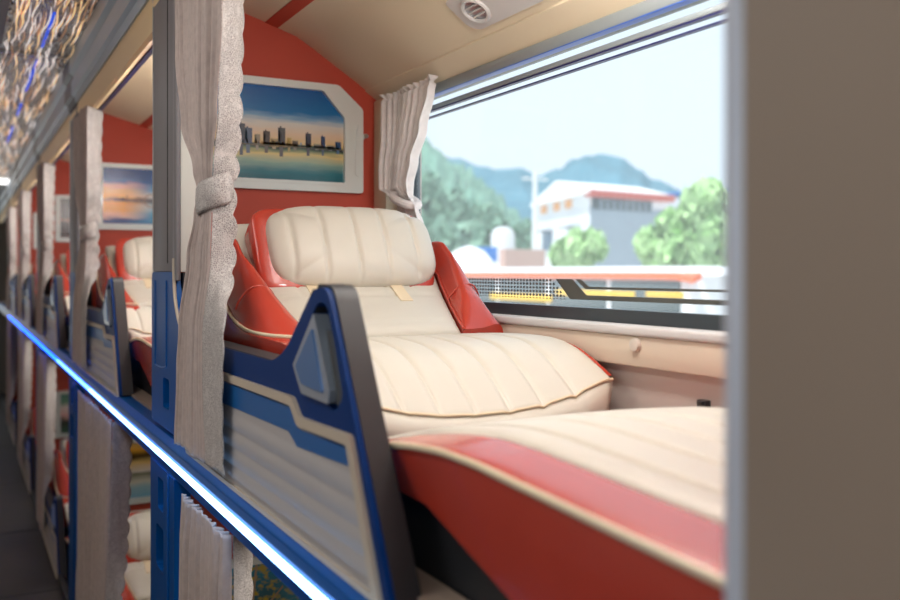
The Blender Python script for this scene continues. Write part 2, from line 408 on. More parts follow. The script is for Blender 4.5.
# ================================================================== POSTS
def make_post(far):
    t = thing('cabin_post', '', 'post', (AX + .02, 2.175, -.385), 'posts along the upper cabins')
    finish('upper_panel', B(AX, AX + .036, 2.062, 2.305, 0.0, .69, bev=.003), M['postgrey'], t)
    finish('edge_moulding', B(AX - .003, AX + .008, 2.026, 2.064, -.02, .69, bev=.004, seg=3), M['postgrey'], t)
    finish('groove', B(AX - .0008, AX + .002, 2.128, 2.134, 0.02, .688), M['seam'], t)
    finish('edge_trim', tube(bmesh.new(), [(AX + .006, 2.306, .69), (AX + .006, 2.306, 0)], .008, 10), M['alu'], t)
    rv = finish('reveal', B(AX + .0075, AX + .064, 2.029, 2.046, .0, .69, bev=.002), M['reveal'], t)
    finish('screw', tube(bmesh.new(), [(AX + .040, 2.031, .108), (AX + .040, 2.026, .108)], .004, 10), M['chrome'], rv)
    # blue moulded foot, scooped edge
    pts = [(2.31, -.362), (2.31, .0), (2.052, .0), (2.046, -.02), (2.030, -.065), (1.99, -.11), (1.93, -.134), (1.93, -.362)]
    slot = rpoly([(2.10, -.315), (2.17, -.315), (2.17, -.245), (2.10, -.245)], .012)
    cup = rpoly([(2.20, -.19), (2.265, -.19), (2.265, .012), (2.20, .012)], .03)
    finish('moulded_foot', plateX(rpoly(pts, [.005, .02, .02, .03, .03, .03, .02, .005]), AX - .003, AX + .012, holes=[slot]), M['blue'], t, angle=30)
    finish('slot_recess', B(AX + .012, AX + .02, 2.09, 2.18, -.325, -.235), M['black'], t)
    finish('raised_rib', tube(bmesh.new(), catmull([(AX - .001, 2.13, -.02), (AX - .001, 2.13, -.19), (AX - .001, 2.14, -.22), (AX - .001, 2.25, -.225), (AX - .001, 2.262, -.2), (AX - .001, 2.265, -.02)], 5), .004, 8), M['blue'], t)
    finish('tan_rim', tube(bmesh.new(), catmull([(AX - .003, 2.048, .03), (AX - .003, 2.044, -.02), (AX - .003, 2.030, -.065), (AX - .003, 1.99, -.11), (AX - .003, 1.93, -.136)], 6), .004, 8), M['rim'], t)
    finish('side_recess', B(AX + .014, AX + .056, 2.032, 2.06, -.36, -.001), M['black'], t)
    return t
post = make_post(0)
names = ['second', 'third', 'fourth', 'fifth', 'sixth']
post['label'] = 'grey post with blue moulded foot directly left of the nearest tied curtain'
POSTS = {0: post}
pl = {1: 'grey post with blue foot, second one along the aisle beyond the nearest curtain', 2: 'grey post with blue foot, third one along the aisle', 3: 'grey post with blue foot, fourth one along the aisle', 4: 'grey post with blue foot, last and farthest along the aisle'}
for k in range(1, 5): dup(post, (0, PITCH * k, 0), pl[k])
# the taupe post beside the camera
t = thing('cabin_post', 'broad taupe post with bright metal edge filling the right side of the view', 'post', (AX + .02, .26, -1.5))
finish('upper_panel', B(AX, AX + .036, .10, .399, -1.5, .69, bev=.003), M['nearpost'], t)
finish('edge_trim', tube(bmesh.new(), [(AX + .010, .405, .69), (AX + .010, .405, -1.5)], .0125, 18), M['trimgrey'], t)
# lower posts
t = thing('lower_post', 'blue lower post with two slots under the nearest grey post', 'post', (AX + .02, 2.175, -1.5), 'posts along the lower cabins')
pts = [(2.03, -1.5), (2.31, -1.5), (2.31, -.458), (2.03, -.458)]
h1 = rpoly([(2.15, -.56), (2.215, -.56), (2.215, -.485), (2.15, -.485)], .01); h2 = rpoly([(2.15, -.70), (2.235, -.70), (2.235, -.60), (2.15, -.60)], .012)
finish('panel', plateX(pts, AX - .006, AX + .03, holes=[h1, h2]), M['blue'], t, angle=30)
finish('slot_plate', B(AX + .010, AX + .014, 2.14, 2.225, -.57, -.475), M['panelbeige'], t)
finish('slot_recess', B(AX + .014, AX + .02, 2.14, 2.245, -.71, -.59), M['black'], t)
finish('raised_rib', B(AX - .010, AX - .004, 2.085, 2.10, -1.46, -.46, bev=.003), M['blue'], t)
lp = t
ll = {1: 'blue lower post under the second grey post, beside wide drawn curtain', 2: 'blue lower post, third one along the aisle floor', 3: 'blue lower post, fourth one along the aisle floor', 4: 'blue lower post, farthest one along the aisle floor'}
for k in range(1, 5): dup(lp, (0, PITCH * k, 0), ll[k])

# ================================================================== LED strip
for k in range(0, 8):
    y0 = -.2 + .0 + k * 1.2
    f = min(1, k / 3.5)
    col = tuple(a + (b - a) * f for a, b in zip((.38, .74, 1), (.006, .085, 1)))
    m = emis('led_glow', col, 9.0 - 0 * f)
    bm = loft(bmesh.new(), [[(x, y, z) for x, z in rpoly([(AX - .024, -.4175), (AX - .024, -.4135), (AX - .020, -.4115), (AX - .0135, -.4115), (AX - .0135, -.4195), (AX - .020, -.4195)], .001, 2)] for y in (y0, y0 + 1.188)])
    o = finish('led_strip', bm, m)
    lab = ['white-blue light strip along the upper berth edge, piece nearest the camera', 'white-blue light strip below the nearest hanging curtain, second piece', 'blue light strip piece running below the second upper cabin', 'deep blue light strip piece, fourth along the aisle', 'deep blue light strip piece, fifth along the aisle', 'deep blue light strip piece, sixth along the aisle', 'deep blue light strip piece, seventh along the aisle', 'deep blue light strip piece at the far end of the aisle'][k]
    tag(o, lab, 'light strip', 'light strip pieces along the berth edge')

# ================================================================== BERTH GUARD
def make_guard():
    t = thing('berth_guard', 'blue berth guard with tan panel and black tipped handle, nearest', 'guard rail', (AX + .02, 1.4, -.385), 'berth guards of the upper cabins')
    outline = [(.918, -.362), (1.005, -.200), (1.098, -.018), (1.146, -.024), (1.272, -.118), (1.325, -.136), (1.935, -.136), (1.935, -.362)]
    outline = [(.902, -.369), (1.0125, -.167), (1.094, -.020), (1.146, -.022), (1.268, -.116), (1.33, -.136), (1.925, -.136), (1.925, -.362)]
    ol = rpoly(outline, [.004, .03, .022, .03, .04, .04, .004, .004], 6)
    hole = rpoly([(1.122, -.038), (1.146, -.050), (1.205, -.125), (1.172, -.160), (1.065, -.176), (1.040, -.155), (1.072, -.085), (1.096, -.043)], .012, 4)
    finish('frame', plateX(ol, AX - .004, AX + .02, holes=[hole]), M['navy'], t, angle=30)
    # black bumper: end face and top edge, thicker than the frame
    inner = [(.954, -.362), (1.052, -.160), (1.112, -.036)]
    bump = rpoly([(.900, -.369), (1.0115, -.167), (1.092, -.018), (1.150, -.016), (1.158, -.026), (1.110, -.040), (1.050, -.150), (.95, -.369)], [.004, .03, .02, .01, .003, .015, .03, .004], 6)
    finish('bumper', plateX(bump, AX + .004, AX + .0355), M['black'], t, angle=30)
    finish('top_rail', plateX(rpoly([(1.15, -.020), (1.27, -.114), (1.33, -.134), (1.925, -.134), (1.925, -.160), (1.32, -.160), (1.255, -.136), (1.13, -.040)], .008), AX - .002, AX + .036), M['black'], t, angle=30)
    finish('recess_floor', plateX(rpoly([(1.14, -.034), (1.235, -.125), (1.18, -.19), (1.03, -.19), (1.03, -.14), (1.085, -.04)], .01), AX + .022, AX + .03), M['navy'], t)
    plate = [(1.130, -.054), (1.215, -.130), (1.180, -.166), (1.077, -.168), (1.072, -.150)]
    pl_ = finish('recess_plate', plateX(rpoly(plate, .004), AX - .010, AX + .022), M['silver'], t, angle=30)
    ip = [(1.132, -.074), (1.198, -.130), (1.174, -.152), (1.092, -.156)]
    finish('plate_inset', plateX(rpoly(ip, .005), AX - .0125, AX - .009), mat('blue_grey_plate', s2l(84, 124, 176), .3, metal=.3), pl_, angle=30)
    pad = bmesh.new(); loft(pad, [[(AX + .010 + .013 * math.cos(a), y + .017 * math.sin(a) * 1.0, z) for a in lin(0, 2 * PI * 15 / 16, 16)] for y, z in ((1.098, -.076), (1.098, -.080), (1.062, -.155), (1.060, -.168))])
    finish('recess_pad', pad, M['darkpad'], t)
    # tan ridged inlay
    rim = [(1.90, -.182), (1.222, -.176), (1.190, -.200), (1.006, -.196), (.918, -.374), (1.90, -.374)]
    rin = [(1.89, -.195), (1.230, -.189), (1.198, -.214), (1.018, -.210), (.942, -.366), (1.89, -.366)]
    finish('inlay_rim', plateX(rpoly(rim, .008), AX - .010, AX - .002, holes=[rpoly(rin, .006)]), M['rim'], t, angle=30)
    bs = [(1.888, -.198), (1.234, -.193), (1.202, -.218), (1.020, -.215), (1.012, -.235), (1.206, -.244), (1.245, -.228), (1.888, -.240)]
    finish('blue_stripe', plateX(rpoly(bs, .004), AX - .0065, AX - .003), M['blueinset'], t, angle=30)
    # ridged field
    rows = []; zt = [-.214]; 
    zs = lin(-.216, -.366, 61)
    bm = bmesh.new(); grid = []
    for z in zs:
        w = max(0, (z + .244) / -.12 * 4)
        x = AX - .0055 - .0022 * (.5 - .5 * math.cos(2 * PI * min(1, (w % 1) * 1.0))) ** .6
        ya = 1.018 - (-.216 - z) * .495
        grid.append([bm.verts.new((x, ya, z)), bm.verts.new((x, 1.888, z))])
    for a, b in zip(grid[:-1], grid[1:]): bm.faces.new((a[0], a[1], b[1], b[0]))
    finish('ridged_field', bm, M['panelbeige'], t, angle=80)
    return t
guard = make_guard()
gl_ = {1: 'blue berth guard with black handle in the second upper cabin', 2: 'blue berth guard with black handle, third along the upper row', 3: 'blue berth guard with black handle, fourth along the upper row', 4: 'blue berth guard with black handle, fifth along the upper row'}
for k in range(1, 5): dup(guard, (0, PITCH * k, 0), gl_[k])
LOW = -1.115
lg = {1: 'blue berth guard near the floor behind the wide drawn lower curtain', 2: 'blue berth guard with black handle near the floor, third lower cabin', 3: 'blue berth guard near the floor, fourth lower cabin', 4: 'blue berth guard near the floor, farthest lower cabin'}
for k in range(1, 5): dup(guard, (0, PITCH * k, LOW), lg[k], 'berth guards of the lower cabins')

# ================================================================== SLEEPER SEAT
def make_seat():
    t = thing('sleeper_seat', 'cream and red leather reclined sleeper seat in the nearest cabin', 'seat', (.75, 1.4, -.385), 'sleeper seats of the upper cabins')
    path = catmull([(0, 1.64, -.130), (0, 1.74, -.085), (0, 1.84, -.030), (0, 1.93, .030), (0, 2.02, .085), (0, 2.06, .105)], 6)
    S = [0]
    for a, b in zip(path[:-1], path[1:]): S.append(S[-1] + (b - a).length)
    Ltot = S[-1]
    def at(s):
        s = max(0, min(Ltot, s))
        for i in range(len(S) - 1):
            if s <= S[i + 1] + 1e-9:
                f = (s - S[i]) / (S[i + 1] - S[i]); p = path[i].lerp(path[i + 1], f)
                tg = (path[i + 1] - path[i]).normalized(); return p, Vector((0, -tg.z, tg.y))
        return path[-1], Vector((0, -1, 0))
    def inner(s): return .585 - .055 * min(1, s / .25)
    us = lin(-1, 1, 81)
    ss = [v for v in lin(0, Ltot, 60)]
    def btop(u, s):
        p, nn = at(s); xi = inner(s); x = .7525 + u * (.7525 - xi)
        g = .004 * math.exp(-((s - .030) / .004) ** 2) + .004 * math.exp(-((s - .155) / .004) ** 2) + .004 * math.exp(-((s - .20) / .004) ** 2)
        if s > .16: g += .003 * groove(x, (.62, .68, .82, .885), .003)
        h = .018 * edge(u, 8) * edge(min(1, max(-1, 2 * s / Ltot - 1)), 14) - g
        q = p + nn * h; return (x, q.y, q.z)
    def bbot(u, s):
        p, nn = at(s); xi = inner(s); x = .7525 + u * (.7525 - xi); q = p - nn * .07; return (x, q.y, q.z)
    finish('backrest', slab(bmesh.new(), us, ss, btop, bbot), M['cream'], t, angle=60)
    # wings
    for sd in (-1, 1):
        rings = []; pp = []; pi = []
        for s in lin(0 if sd > 0 else -.12, .375, 36):
            if s >= 0: p, nn = at(s)
            else:
                p0, n0 = at(0); f = -s / .12; p = p0 + Vector((0, s * .95, s * .45 + .2 * s * s * 4)); nn = Vector((0, -.48 + .3 * f, .87)).normalized()
            xi = inner(max(0, s)) ; xo = .478
            up = .028 * max(0, min(1, s / .2)); f = min(1, (.375 - s) / .07); f = max(.02, f) ** .5
            f2 = 1 if s > -.04 else max(.15, 1 - (-.04 - s) / .1)
            if sd > 0: f2 = .35 + .65 * min(1, s / .08)
            c = [(xi - .004, -.05), (xi - .002, .012 * f), (xi - .018, (.034 + up) * f * f2), (.5 * xi + .5 * xo, (.040 + up) * f * f2), (xo + .018, (.026 + up) * f), (xo, -.004), (xo + .002, -.085), (xi - .02, -.085)]
            ring = []
            for a, b in rpoly(c, [.004, .01, .02, .03, .02, .02, .01, .01], 4):
                x = a if sd < 0 else 1.505 - a
                q = p + nn * b; ring.append((x, q.y, q.z))
            rings.append(ring)
            q = p + nn * (.014 * f); pi.append((xi - .001 if sd < 0 else 1.505 - xi + .001, q.y, q.z))
            q = p + nn * -.050; pp.append((xo - .001 if sd < 0 else 1.505 - xo + .001, q.y, q.z))
        sx = [.476, .482, .505, .535, .556]; p_, n_ = at(.13)
        hs = (.002, .026, .0535, .050, .022)
        w = finish('side_bolster', loft(bmesh.new(), rings), M['red'], t, angle=60)
        sm = [((x if sd < 0 else 1.505 - x), (p_ + n_ * h).y, (p_ + n_ * h).z) for x, h in zip(sx, hs)]
        finish('seam', tube(bmesh.new(), catmull(sm, 5), .0022, 6), M['red'], w)
        finish('piping', tube(bmesh.new(), pi, .0028, 8), M['pipe'] if sd < 0 else M['red'], w)
        if sd < 0:
            pts = [(.477, 1.93, .05), (.477, 1.875, -.035), (.477, 1.80, -.085), (.477, 1.70, -.108), (.477, 1.58, -.112), (.50, 1.49, -.112), (.56, 1.45, -.115)]
            finish('piping', tube(bmesh.new(), catmull(pts, 6), .0035, 8), M['pipe'], w)
        x0, x1 = (.472, .56) if sd < 0 else (.945, 1.034)
        lob = bmesh.new(); prf = catmull([(0, 1.93, .03), (0, 1.87, -.045), (0, 1.80, -.092), (0, 1.70, -.114), (0, 1.58, -.118), (0, 1.44, -.122), (0, 1.40, -.145)], 4)
        poly = [(p.y, p.z) for p in prf] + [(1.40, -.25), (1.93, -.25)]
        if sd < 0: finish('side_panel', plateX(poly, x0 + .004, x1), M['red'], t, angle=40)
    # headrest pillow
    O = Vector((.75, 1.845, .056)); H = Vector((0, .485, .875)); D = Vector((0, -.875, .485)); HX, HH = .205, .106
    def P(x, h, d): q = O + Vector((1, 0, 0)) * x + H * h + D * d; return (q.x, q.y, q.z)
    def sq(u, v, p=6):   # square grid squeezed to a rounded rectangle
        k = 1 / max(1e-6, (abs(u) ** p + abs(v) ** p) ** (1 / p)) * max(abs(u), abs(v)) if (u or v) else 1
        return u * k, v * k
    g = ends(-1, 1, 41)
    def ptop(u, v): a, b = sq(u, v, 7); return P(a * HX, b * HH, -.018 + .014 * edge(max(abs(u), abs(v)), 6))
    def pbot(u, v):
        a, b = sq(u, v, 7); m_ = 1 - .10 * (1 - 0) ; return P(a * HX * .985, b * HH * 1.0, -.062 - .045 * (b * .5 + .5) + .012 * max(abs(u), abs(v)) ** 6)
    pil = finish('pillow', slab(bmesh.new(), g, g, ptop, pbot), M['red'], t, angle=70)
    ribs = [-.135, -.066, .008, .076, .150]
    gu, gv = lin(-1, 1, 111), ends(-1, 1, 41)
    def ctop(u, v):
        a, b = sq(u, v, 4.2); x = .015 + a * HX * .95; h = .003 + b * HH * .95
        return P(x, h, -.012 + .052 * edge(u, 3.2) ** .8 * edge(v, 2.6) ** .9 - .007 * groove(x, ribs, .005) * edge(v, 4))
    def cbot(u, v):
        a, b = sq(u, v, 4.2); return P(.015 + a * HX * .95, .003 + b * HH * .95, -.022)
    finish('pillow_panel', slab(bmesh.new(), gu, gv, ctop, cbot), M['cream'], pil, angle=70)
    for x in (.652, .845):
        st = []
        for s in (.125, .14, .16, .20):
            p, nn = at(s); st.append([(x + a, (p + nn * b).y, (p + nn * b).z) for a, b in ((-.014, .012), (.014, .012), (.014, .0205), (-.014, .0205))])
        finish('strap', loft(bmesh.new(), st), M['pipe'], t)
    # seat cushion
    R = [.478 + .066 * k for k in range(1, 9)]; R = [.544, .61, .676, .742, .808, .874, .94]
    xs = sorted(set(ends(.492, 1.022, 90) + [q + e for q in R for e in (-.006, -.003, 0, .003, .006)]))
    def zt(x, y):
        u = (x - .757) / .265
        base = -.127 + .008 * math.sin(max(0, min(1, (1.62 - y) / .3)) * PI)
        f = max(0, (1.45 - y) / .18); base -= .088 * min(1.3, f) ** 2 * (1 - .40 * min(1, abs(u) ** 2.6))
        base -= .018 * (1 - abs(u) ** 2) * max(0, min(1, (1.6 - y) / .2))
        base -= .006 * groove(x, R, .0045) * (1 if abs(u) < .97 else 0)
        base += -.016 * (1 - edge(u, 12)) - .02 * math.exp(-((y - 1.655) / .012) ** 2)
        return base
    ys = lin(1.27, 1.655, 54)
    front = bmesh.new()
    slab(front, xs, ys, lambda x, y: (x, y, zt(x, y)), lambda x, y: (.757 + (x - .757) * .92, max(y, 1.285), -.30))
    sc = finish('seat_cushion', front, M['cream'], t, angle=60)
    seam = [(x, 1.268, zt(x, 1.27) + .001) for x in lin(.494, 1.02, 40)]
    finish('piping', tube(bmesh.new(), seam, .0025, 8), M['pipe'], sc)
    # rolled front face
    fr = bmesh.new(); rr = []
    for x in lin(.494, 1.020, 40):
        z0 = zt(x, 1.27) - .001; hgt = z0 + .30
        u = (x - .757) / .265; tk = .020 * edge(u, 5)
        def tx(f): return .757 + (x - .757) * (1 - .09 * f)
        rr.append([(x, 1.271, z0), (tx(.12), 1.268 - tk * .5, z0 - .12 * hgt), (tx(.35), 1.268 - tk, z0 - .35 * hgt), (tx(.65), 1.268 - tk * .8, z0 - .65 * hgt), (tx(1), 1.275, z0 - hgt), (tx(1), 1.31, z0 - hgt), (x, 1.31, z0 - .01)])
    finish('front_band', loft(fr, rr), M['cream'], sc, angle=70)
    sp = [(x_, z_) for x_, z_ in [(y, zt(1.02, y) - .003) for y in lin(1.285, 1.655, 24)]]
    finish('cushion_side', plateX(sp + [(1.655, -.20), (1.32, -.20)], 1.014, 1.032), M['red'], sc, angle=60)
    # leg rest
    RL = [.583 + .066 * k for k in range(6)]
    def zl(x, y):
        u = (x - .745) / .285
        f = max(0, min(1.1, (y - .85) / .37))
        z = -.182 - (.013 if u < 0 else .018) * abs(u) ** 2.2 * (1 - .75 * f) - .068 * f ** 1.5
        z -= .018 * max(0, min(1, (.8 - y) / .35))
        return z
    def lt(x, y):
        u = (x - .745) / .285; return (x, y, zl(x, y) - .008 * (1 - edge(u, 26)))
    def lb(x, y):
        return (x + (.014 if x < .74 else -.014) * 1, y, -.272 - .29 * max(0, .94 - y) if y < .94 else -.272)
    leg = finish('leg_rest', slab(bmesh.new(), ends(.465, 1.030, 70), lin(.43, 1.22, 60), lt, lb), M['red'], t, angle=50)
    xs = sorted(set(lin(.537, .94, 60) + [q + e for q in RL for e in (-.006, -.003, 0, .003, .006)]))
    def tp(x, y):
        e = min(1, (x - .537) / .02, (.94 - x) / .02); return (x, y, zl(x, y) + .006 * max(0, e) ** .5 - .006 * groove(x, RL[0:6], .0045))
    finish('top_panel', slab(bmesh.new(), xs, lin(.43, 1.218, 60), tp, lambda x, y: (x, y, zl(x, y) - .01)), M['cream'], leg, angle=60)
    finish('piping', tube(bmesh.new(), [(.4645, y, zl(.465, y) - .003) for y in lin(.43, 1.215, 40)], .0042, 8), M['pipe'], leg)
    finish('piping', tube(bmesh.new(), [(1.031, y, zl(1.03, y) - .003) for y in lin(.43, 1.215, 40)], .0042, 8), M['pipe'], leg)
    finish('base', B(.50, 1.03, .60, 1.95, -.384, -.27), M['black'], t)
    return t
seat = make_seat()
sl_ = {1: 'cream and red sleeper seat in the second cabin, under the sunset picture', 2: 'red and cream sleeper seat in the third upper cabin, under the dark picture', 3: 'red and cream sleeper seat in the fourth upper cabin', 4: 'red and cream sleeper seat in the farthest upper cabin'}
for k in range(1, 5): dup(seat, (0, PITCH * k, 0), sl_[k])
sw_ = {1: 'cream and red sleeper seat in the lower cabin behind the wide drawn curtain', 2: 'red and cream sleeper seat near the floor, third lower cabin', 3: 'red and cream sleeper seat near the floor, fourth lower cabin'}
for k in range(1, 4): dup(seat, (0, PITCH * k, LOW), sw_[k], 'sleeper seats of the lower cabins')

# ================================================================== PICTURES
def picmat(name, ra, rb, xs=(.3, .7), nscale=3, distort=.10, stretch=(1.0, 1, 5), nmix=.0, ncol=None, nsc2=14):
    m = bpy.data.materials.new(name); m.use_nodes = True; nt = m.node_tree; b = nt.nodes['Principled BSDF']
    b.inputs['Roughness'].default_value = .25
    tc = nt.nodes.new('ShaderNodeTexCoord'); mp = nt.nodes.new('ShaderNodeMapping'); mp.inputs['Scale'].default_value = stretch
    nz = nt.nodes.new('ShaderNodeTexNoise'); nz.inputs['Scale'].default_value = nscale; nz.inputs['Detail'].default_value = 6
    sx = nt.nodes.new('ShaderNodeSeparateXYZ')
    L = nt.links.new
    L(tc.outputs['Generated'], mp.inputs[0]); L(mp.outputs[0], nz.inputs['Vector']); L(tc.outputs['Generated'], sx.inputs[0])
    ma = nt.nodes.new('ShaderNodeMath'); ma.operation = 'MULTIPLY_ADD'; ma.inputs[1].default_value = distort; 
    ad = nt.nodes.new('ShaderNodeMath'); ad.operation = 'SUBTRACT'; ad.inputs[1].default_value = distort * .5
    L(nz.outputs['Fac'], ma.inputs[0]); L(sx.outputs['Z'], ma.inputs[2]); L(ma.outputs[0], ad.inputs[0])
    def ramp(st):
        r = nt.nodes.new('ShaderNodeValToRGB'); e = r.color_ramp.elements
        while len(e) < len(st): e.new(.5)
        for i, (p, c) in enumerate(st): e[i].position = p; e[i].color = (*s2l(*c), 1)
        L(ad.outputs[0], r.inputs[0]); return r
    a = ramp(ra); outc = a.outputs[0]
    if rb:
        bb = ramp(rb); mr = nt.nodes.new('ShaderNodeMapRange'); mr.inputs[1].default_value = xs[0]; mr.inputs[2].default_value = xs[1]
        mx = nt.nodes.new('ShaderNodeMix'); mx.data_type = 'RGBA'; L(sx.outputs['X'], mr.inputs[0]); L(mr.outputs[0], mx.inputs[0]); L(a.outputs[0], mx.inputs[6]); L(bb.outputs[0], mx.inputs[7]); outc = mx.outputs[2]
    if ncol:
        n2 = nt.nodes.new('ShaderNodeTexNoise'); n2.inputs['Scale'].default_value = nsc2; n2.inputs['Detail'].default_value = 4
        L(tc.outputs['Generated'], n2.inputs['Vector'])
        t0 = nt.nodes.new('ShaderNodeMapRange'); t0.inputs[1].default_value = .48; t0.inputs[2].default_value = .60; L(n2.outputs['Fac'], t0.inputs[0])
        mk = nt.nodes.new('ShaderNodeMapRange'); mk.inputs[1].default_value = .35; mk.inputs[2].default_value = .95; mk.inputs[3].default_value = nmix; mk.inputs[4].default_value = 0; L(sx.outputs['X'], mk.inputs[0])
        mu = nt.nodes.new('ShaderNodeMath'); mu.operation = 'MULTIPLY'; L(t0.outputs[0], mu.inputs[0]); L(mk.outputs[0], mu.inputs[1])
        mx = nt.nodes.new('ShaderNodeMix'); mx.data_type = 'RGBA'; mx.inputs[7].default_value = (*s2l(*ncol), 1)
        L(mu.outputs[0], mx.inputs[0]); L(outc, mx.inputs[6]); outc = mx.outputs[2]
    L(outc, b.inputs['Base Color'])
    return m

PX0, PX1, PZ0, PZ1 = .525, .987, .219, .514
PO = [(PX0, PZ0), (PX1, PZ0), (PX1, .452), (.915, PZ1), (PX0, PZ1)]
PI_ = [(PX0 + .03, .246), (.932, .246), (.932, .424), (.868, .494), (PX0 + .03, .494)]
def make_picture(loc, label, pm, extras=(), group=None):
    t = thing('framed_picture', label, 'picture', (.78, 2.33, PZ0), group)
    fb = plateY(rpoly(PO, .008, 3), 2.318, 2.334, holes=[rpoly(PI_, .004, 2)])
    fr = finish('frame', fb, M['white'], t, angle=30)
    finish('frame_lip', prism(bmesh.new(), rpoly([(p[0], p[1]) for p in [(PX0 + .022, .238), (.940, .238), (.940, .428), (.872, .502), (PX0 + .022, .502)]], .004, 2), lambda p: (p[0], 2.3165, p[1]), lambda p: (p[0], 2.3185, p[1]), holes=[rpoly(PI_, .004, 2)]), M['white'], fr, angle=30)
    finish('frame_grip', prism(bmesh.new(), rpoly([(.962, .27), (.974, .262), (.978, .40), (.972, .41), (.964, .38)], .004, 2), lambda p: (p[0], 2.315, p[1]), lambda p: (p[0], 2.319, p[1])), M['white'], fr)
    bm = bmesh.new()
    bm.faces.new([bm.verts.new((x, 2.3285, z)) for x, z in [(PX0 + .02, .236), (.942, .236), (.942, .43), (.874, .504), (PX0 + .02, .504)]])
    mats = [pm]
    ex = {}
    for poly, c in extras:
        if c not in ex: ex[c] = len(mats); mats.append(mat('print_ink', s2l(*c), .3))
        f = bm.faces.new([bm.verts.new((x, 2.3278, z)) for x, z in poly]); f.material_index = ex[c]
    finish('print', bm, mats, t, smooth=False)
    t.location = t.location + Vector(loc) + Vector((0, 0, -.03 if loc[1] and not loc[2] else 0))
    return t
def rc(x0, x1, z0, z1): return [(x0, z0), (x1, z0), (x1, z1), (x0, z1)]
rnd = random.Random(3)
city = []
hz = .338
for x0, w_, h_, c in [(.612, .022, .052, (58, 62, 74)), (.638, .018, .06, (66, 72, 86)), (.655, .02, .048, (70, 90, 116)), (.682, .014, .03, (150, 140, 120)), (.705, .018, .042, (80, 70, 64)), (.725, .02, .02, (170, 150, 110)), (.745, .02, .056, (74, 74, 78)), (.77, .012, .026, (190, 160, 90)), (.785, .016, .018, (120, 110, 96)), (.822, .016, .044, (60, 62, 78)), (.845, .02, .012, (120, 120, 110)), (.866, .012, .038, (56, 78, 116)), (.885, .02, .010, (110, 120, 126)), (.908, .016, .024, (50, 90, 130)), (.70, .1, .008, (150, 110, 50)), (.80, .12, .006, (90, 110, 100))]:
    h_ *= .85
    city.append((rc(x0, x0 + w_, hz, hz + h_), c))
    city.append((rc(x0 + w_ * .2, x0 + w_ * .7, hz - h_ * .62, hz - .003), tuple(int(v * .8 + 40) for v in c)))
    if h_ > .03: city.append((rc(x0 + w_ * .25, x0 + w_ * .45, hz + h_, hz + h_ + .004), c))
    city.append((rc(x0 + w_ * .1, x0 + w_ * .3, hz + h_ * .2, hz + h_ * .8), tuple(min(255, int(v * 1.5)) for v in c)))
for i in range(26):
    x = rnd.uniform(.61, .92); city.append((rc(x, x + .004, hz + .001, hz + rnd.uniform(.004, .012)), rnd.choice([(250, 210, 120), (240, 180, 70), (120, 160, 190)])))
p1 = picmat('city_print', [(0, (16, 84, 100)), (.12, (40, 118, 130)), (.22, (150, 178, 160)), (.30, (224, 204, 140)), (.34, (120, 140, 110)), (.37, (40, 56, 60)), (.40, (220, 190, 130)), (.50, (226, 200, 170)), (.60, (214, 210, 200)), (.66, (130, 168, 196)), (.72, (14, 112, 172)), (1, (4, 88, 158))],
            None, nscale=4, distort=.10, stretch=(1.2, 1, 6))
make_picture((0, 0, 0), 'white framed picture of a city skyline above the nearest seat', p1, city, 'framed pictures in the upper cabins')
ring = []
cx, cz, r0 = .76, .352, .03
for i in range(24):
    a, b2 = 2 * PI * i / 24, 2 * PI * (i + 1) / 24
    ring.append(([(cx + math.cos(a) * r0, cz + math.sin(a) * r0), (cx + math.cos(b2) * r0, cz + math.sin(b2) * r0), (cx + math.cos(b2) * (r0 - .004), cz + math.sin(b2) * (r0 - .004)), (cx + math.cos(a) * (r0 - .004), cz + math.sin(a) * (r0 - .004))], (150, 110, 80)))
ring += [(rc(.60, .94, .347, .354), (90, 80, 84)), (rc(.655, .66, .345, .372), (110, 70, 50)), (rc(.63, .65, .348, .362), (100, 60, 40)), (rc(.70, .71, .348, .368), (150, 110, 90))]
p2 = picmat('sunset_print', [(0, (20, 70, 130)), (.10, (30, 70, 130)), (.16, (244, 190, 170)), (.26, (252, 170, 60)), (.40, (250, 160, 50)), (.44, (150, 80, 50)), (.48, (255, 176, 60)), (.60, (250, 190, 120)), (.68, (245, 180, 170)), (.74, (60, 110, 170)), (.85, (10, 76, 140)), (1, (6, 60, 124))],
            [(0, (40, 120, 170)), (.2, (100, 170, 200)), (.34, (190, 210, 214)), (.44, (90, 100, 110)), (.52, (214, 214, 214)), (.6, (110, 160, 200)), (.75, (20, 90, 150)), (1, (6, 66, 130))], (.25, .55), 3, .16, (1.5, 1, 4))
make_picture((0, PITCH, 0), 'white framed picture of an orange and blue sunset in the second cabin', p2, ring, 'framed pictures in the upper cabins')
p3 = picmat('dusk_print', [(0, (24, 26, 24)), (.40, (44, 44, 40)), (.44, (150, 110, 80)), (.5, (60, 54, 44)), (1, (48, 50, 44))], None, distort=.08)
make_picture((0, PITCH * 2, 0), 'white framed dark picture with a brown band in the third cabin', p3, (), 'framed pictures in the upper cabins')
p4 = picmat('field_print', [(0, (60, 100, 40)), (.3, (150, 160, 40)), (.5, (210, 190, 60)), (.6, (240, 240, 240)), (.75, (70, 150, 210)), (1, (30, 110, 190))], None, distort=.1)
make_picture((0, PITCH * 3, 0), 'white framed blue and yellow green landscape picture in the fourth cabin', p4, (), 'framed pictures in the upper cabins')
LP = -1.262
p5 = picmat('tree_print', [(0, (40, 60, 20)), (.4, (70, 80, 20)), (.7, (50, 110, 130)), (1, (50, 150, 180))], [(0, (50, 120, 150)), (.5, (60, 160, 190)), (1, (90, 170, 190))], (.45, .8), 5, .3, (1, 1, 1), .95, (206, 176, 50), 16)
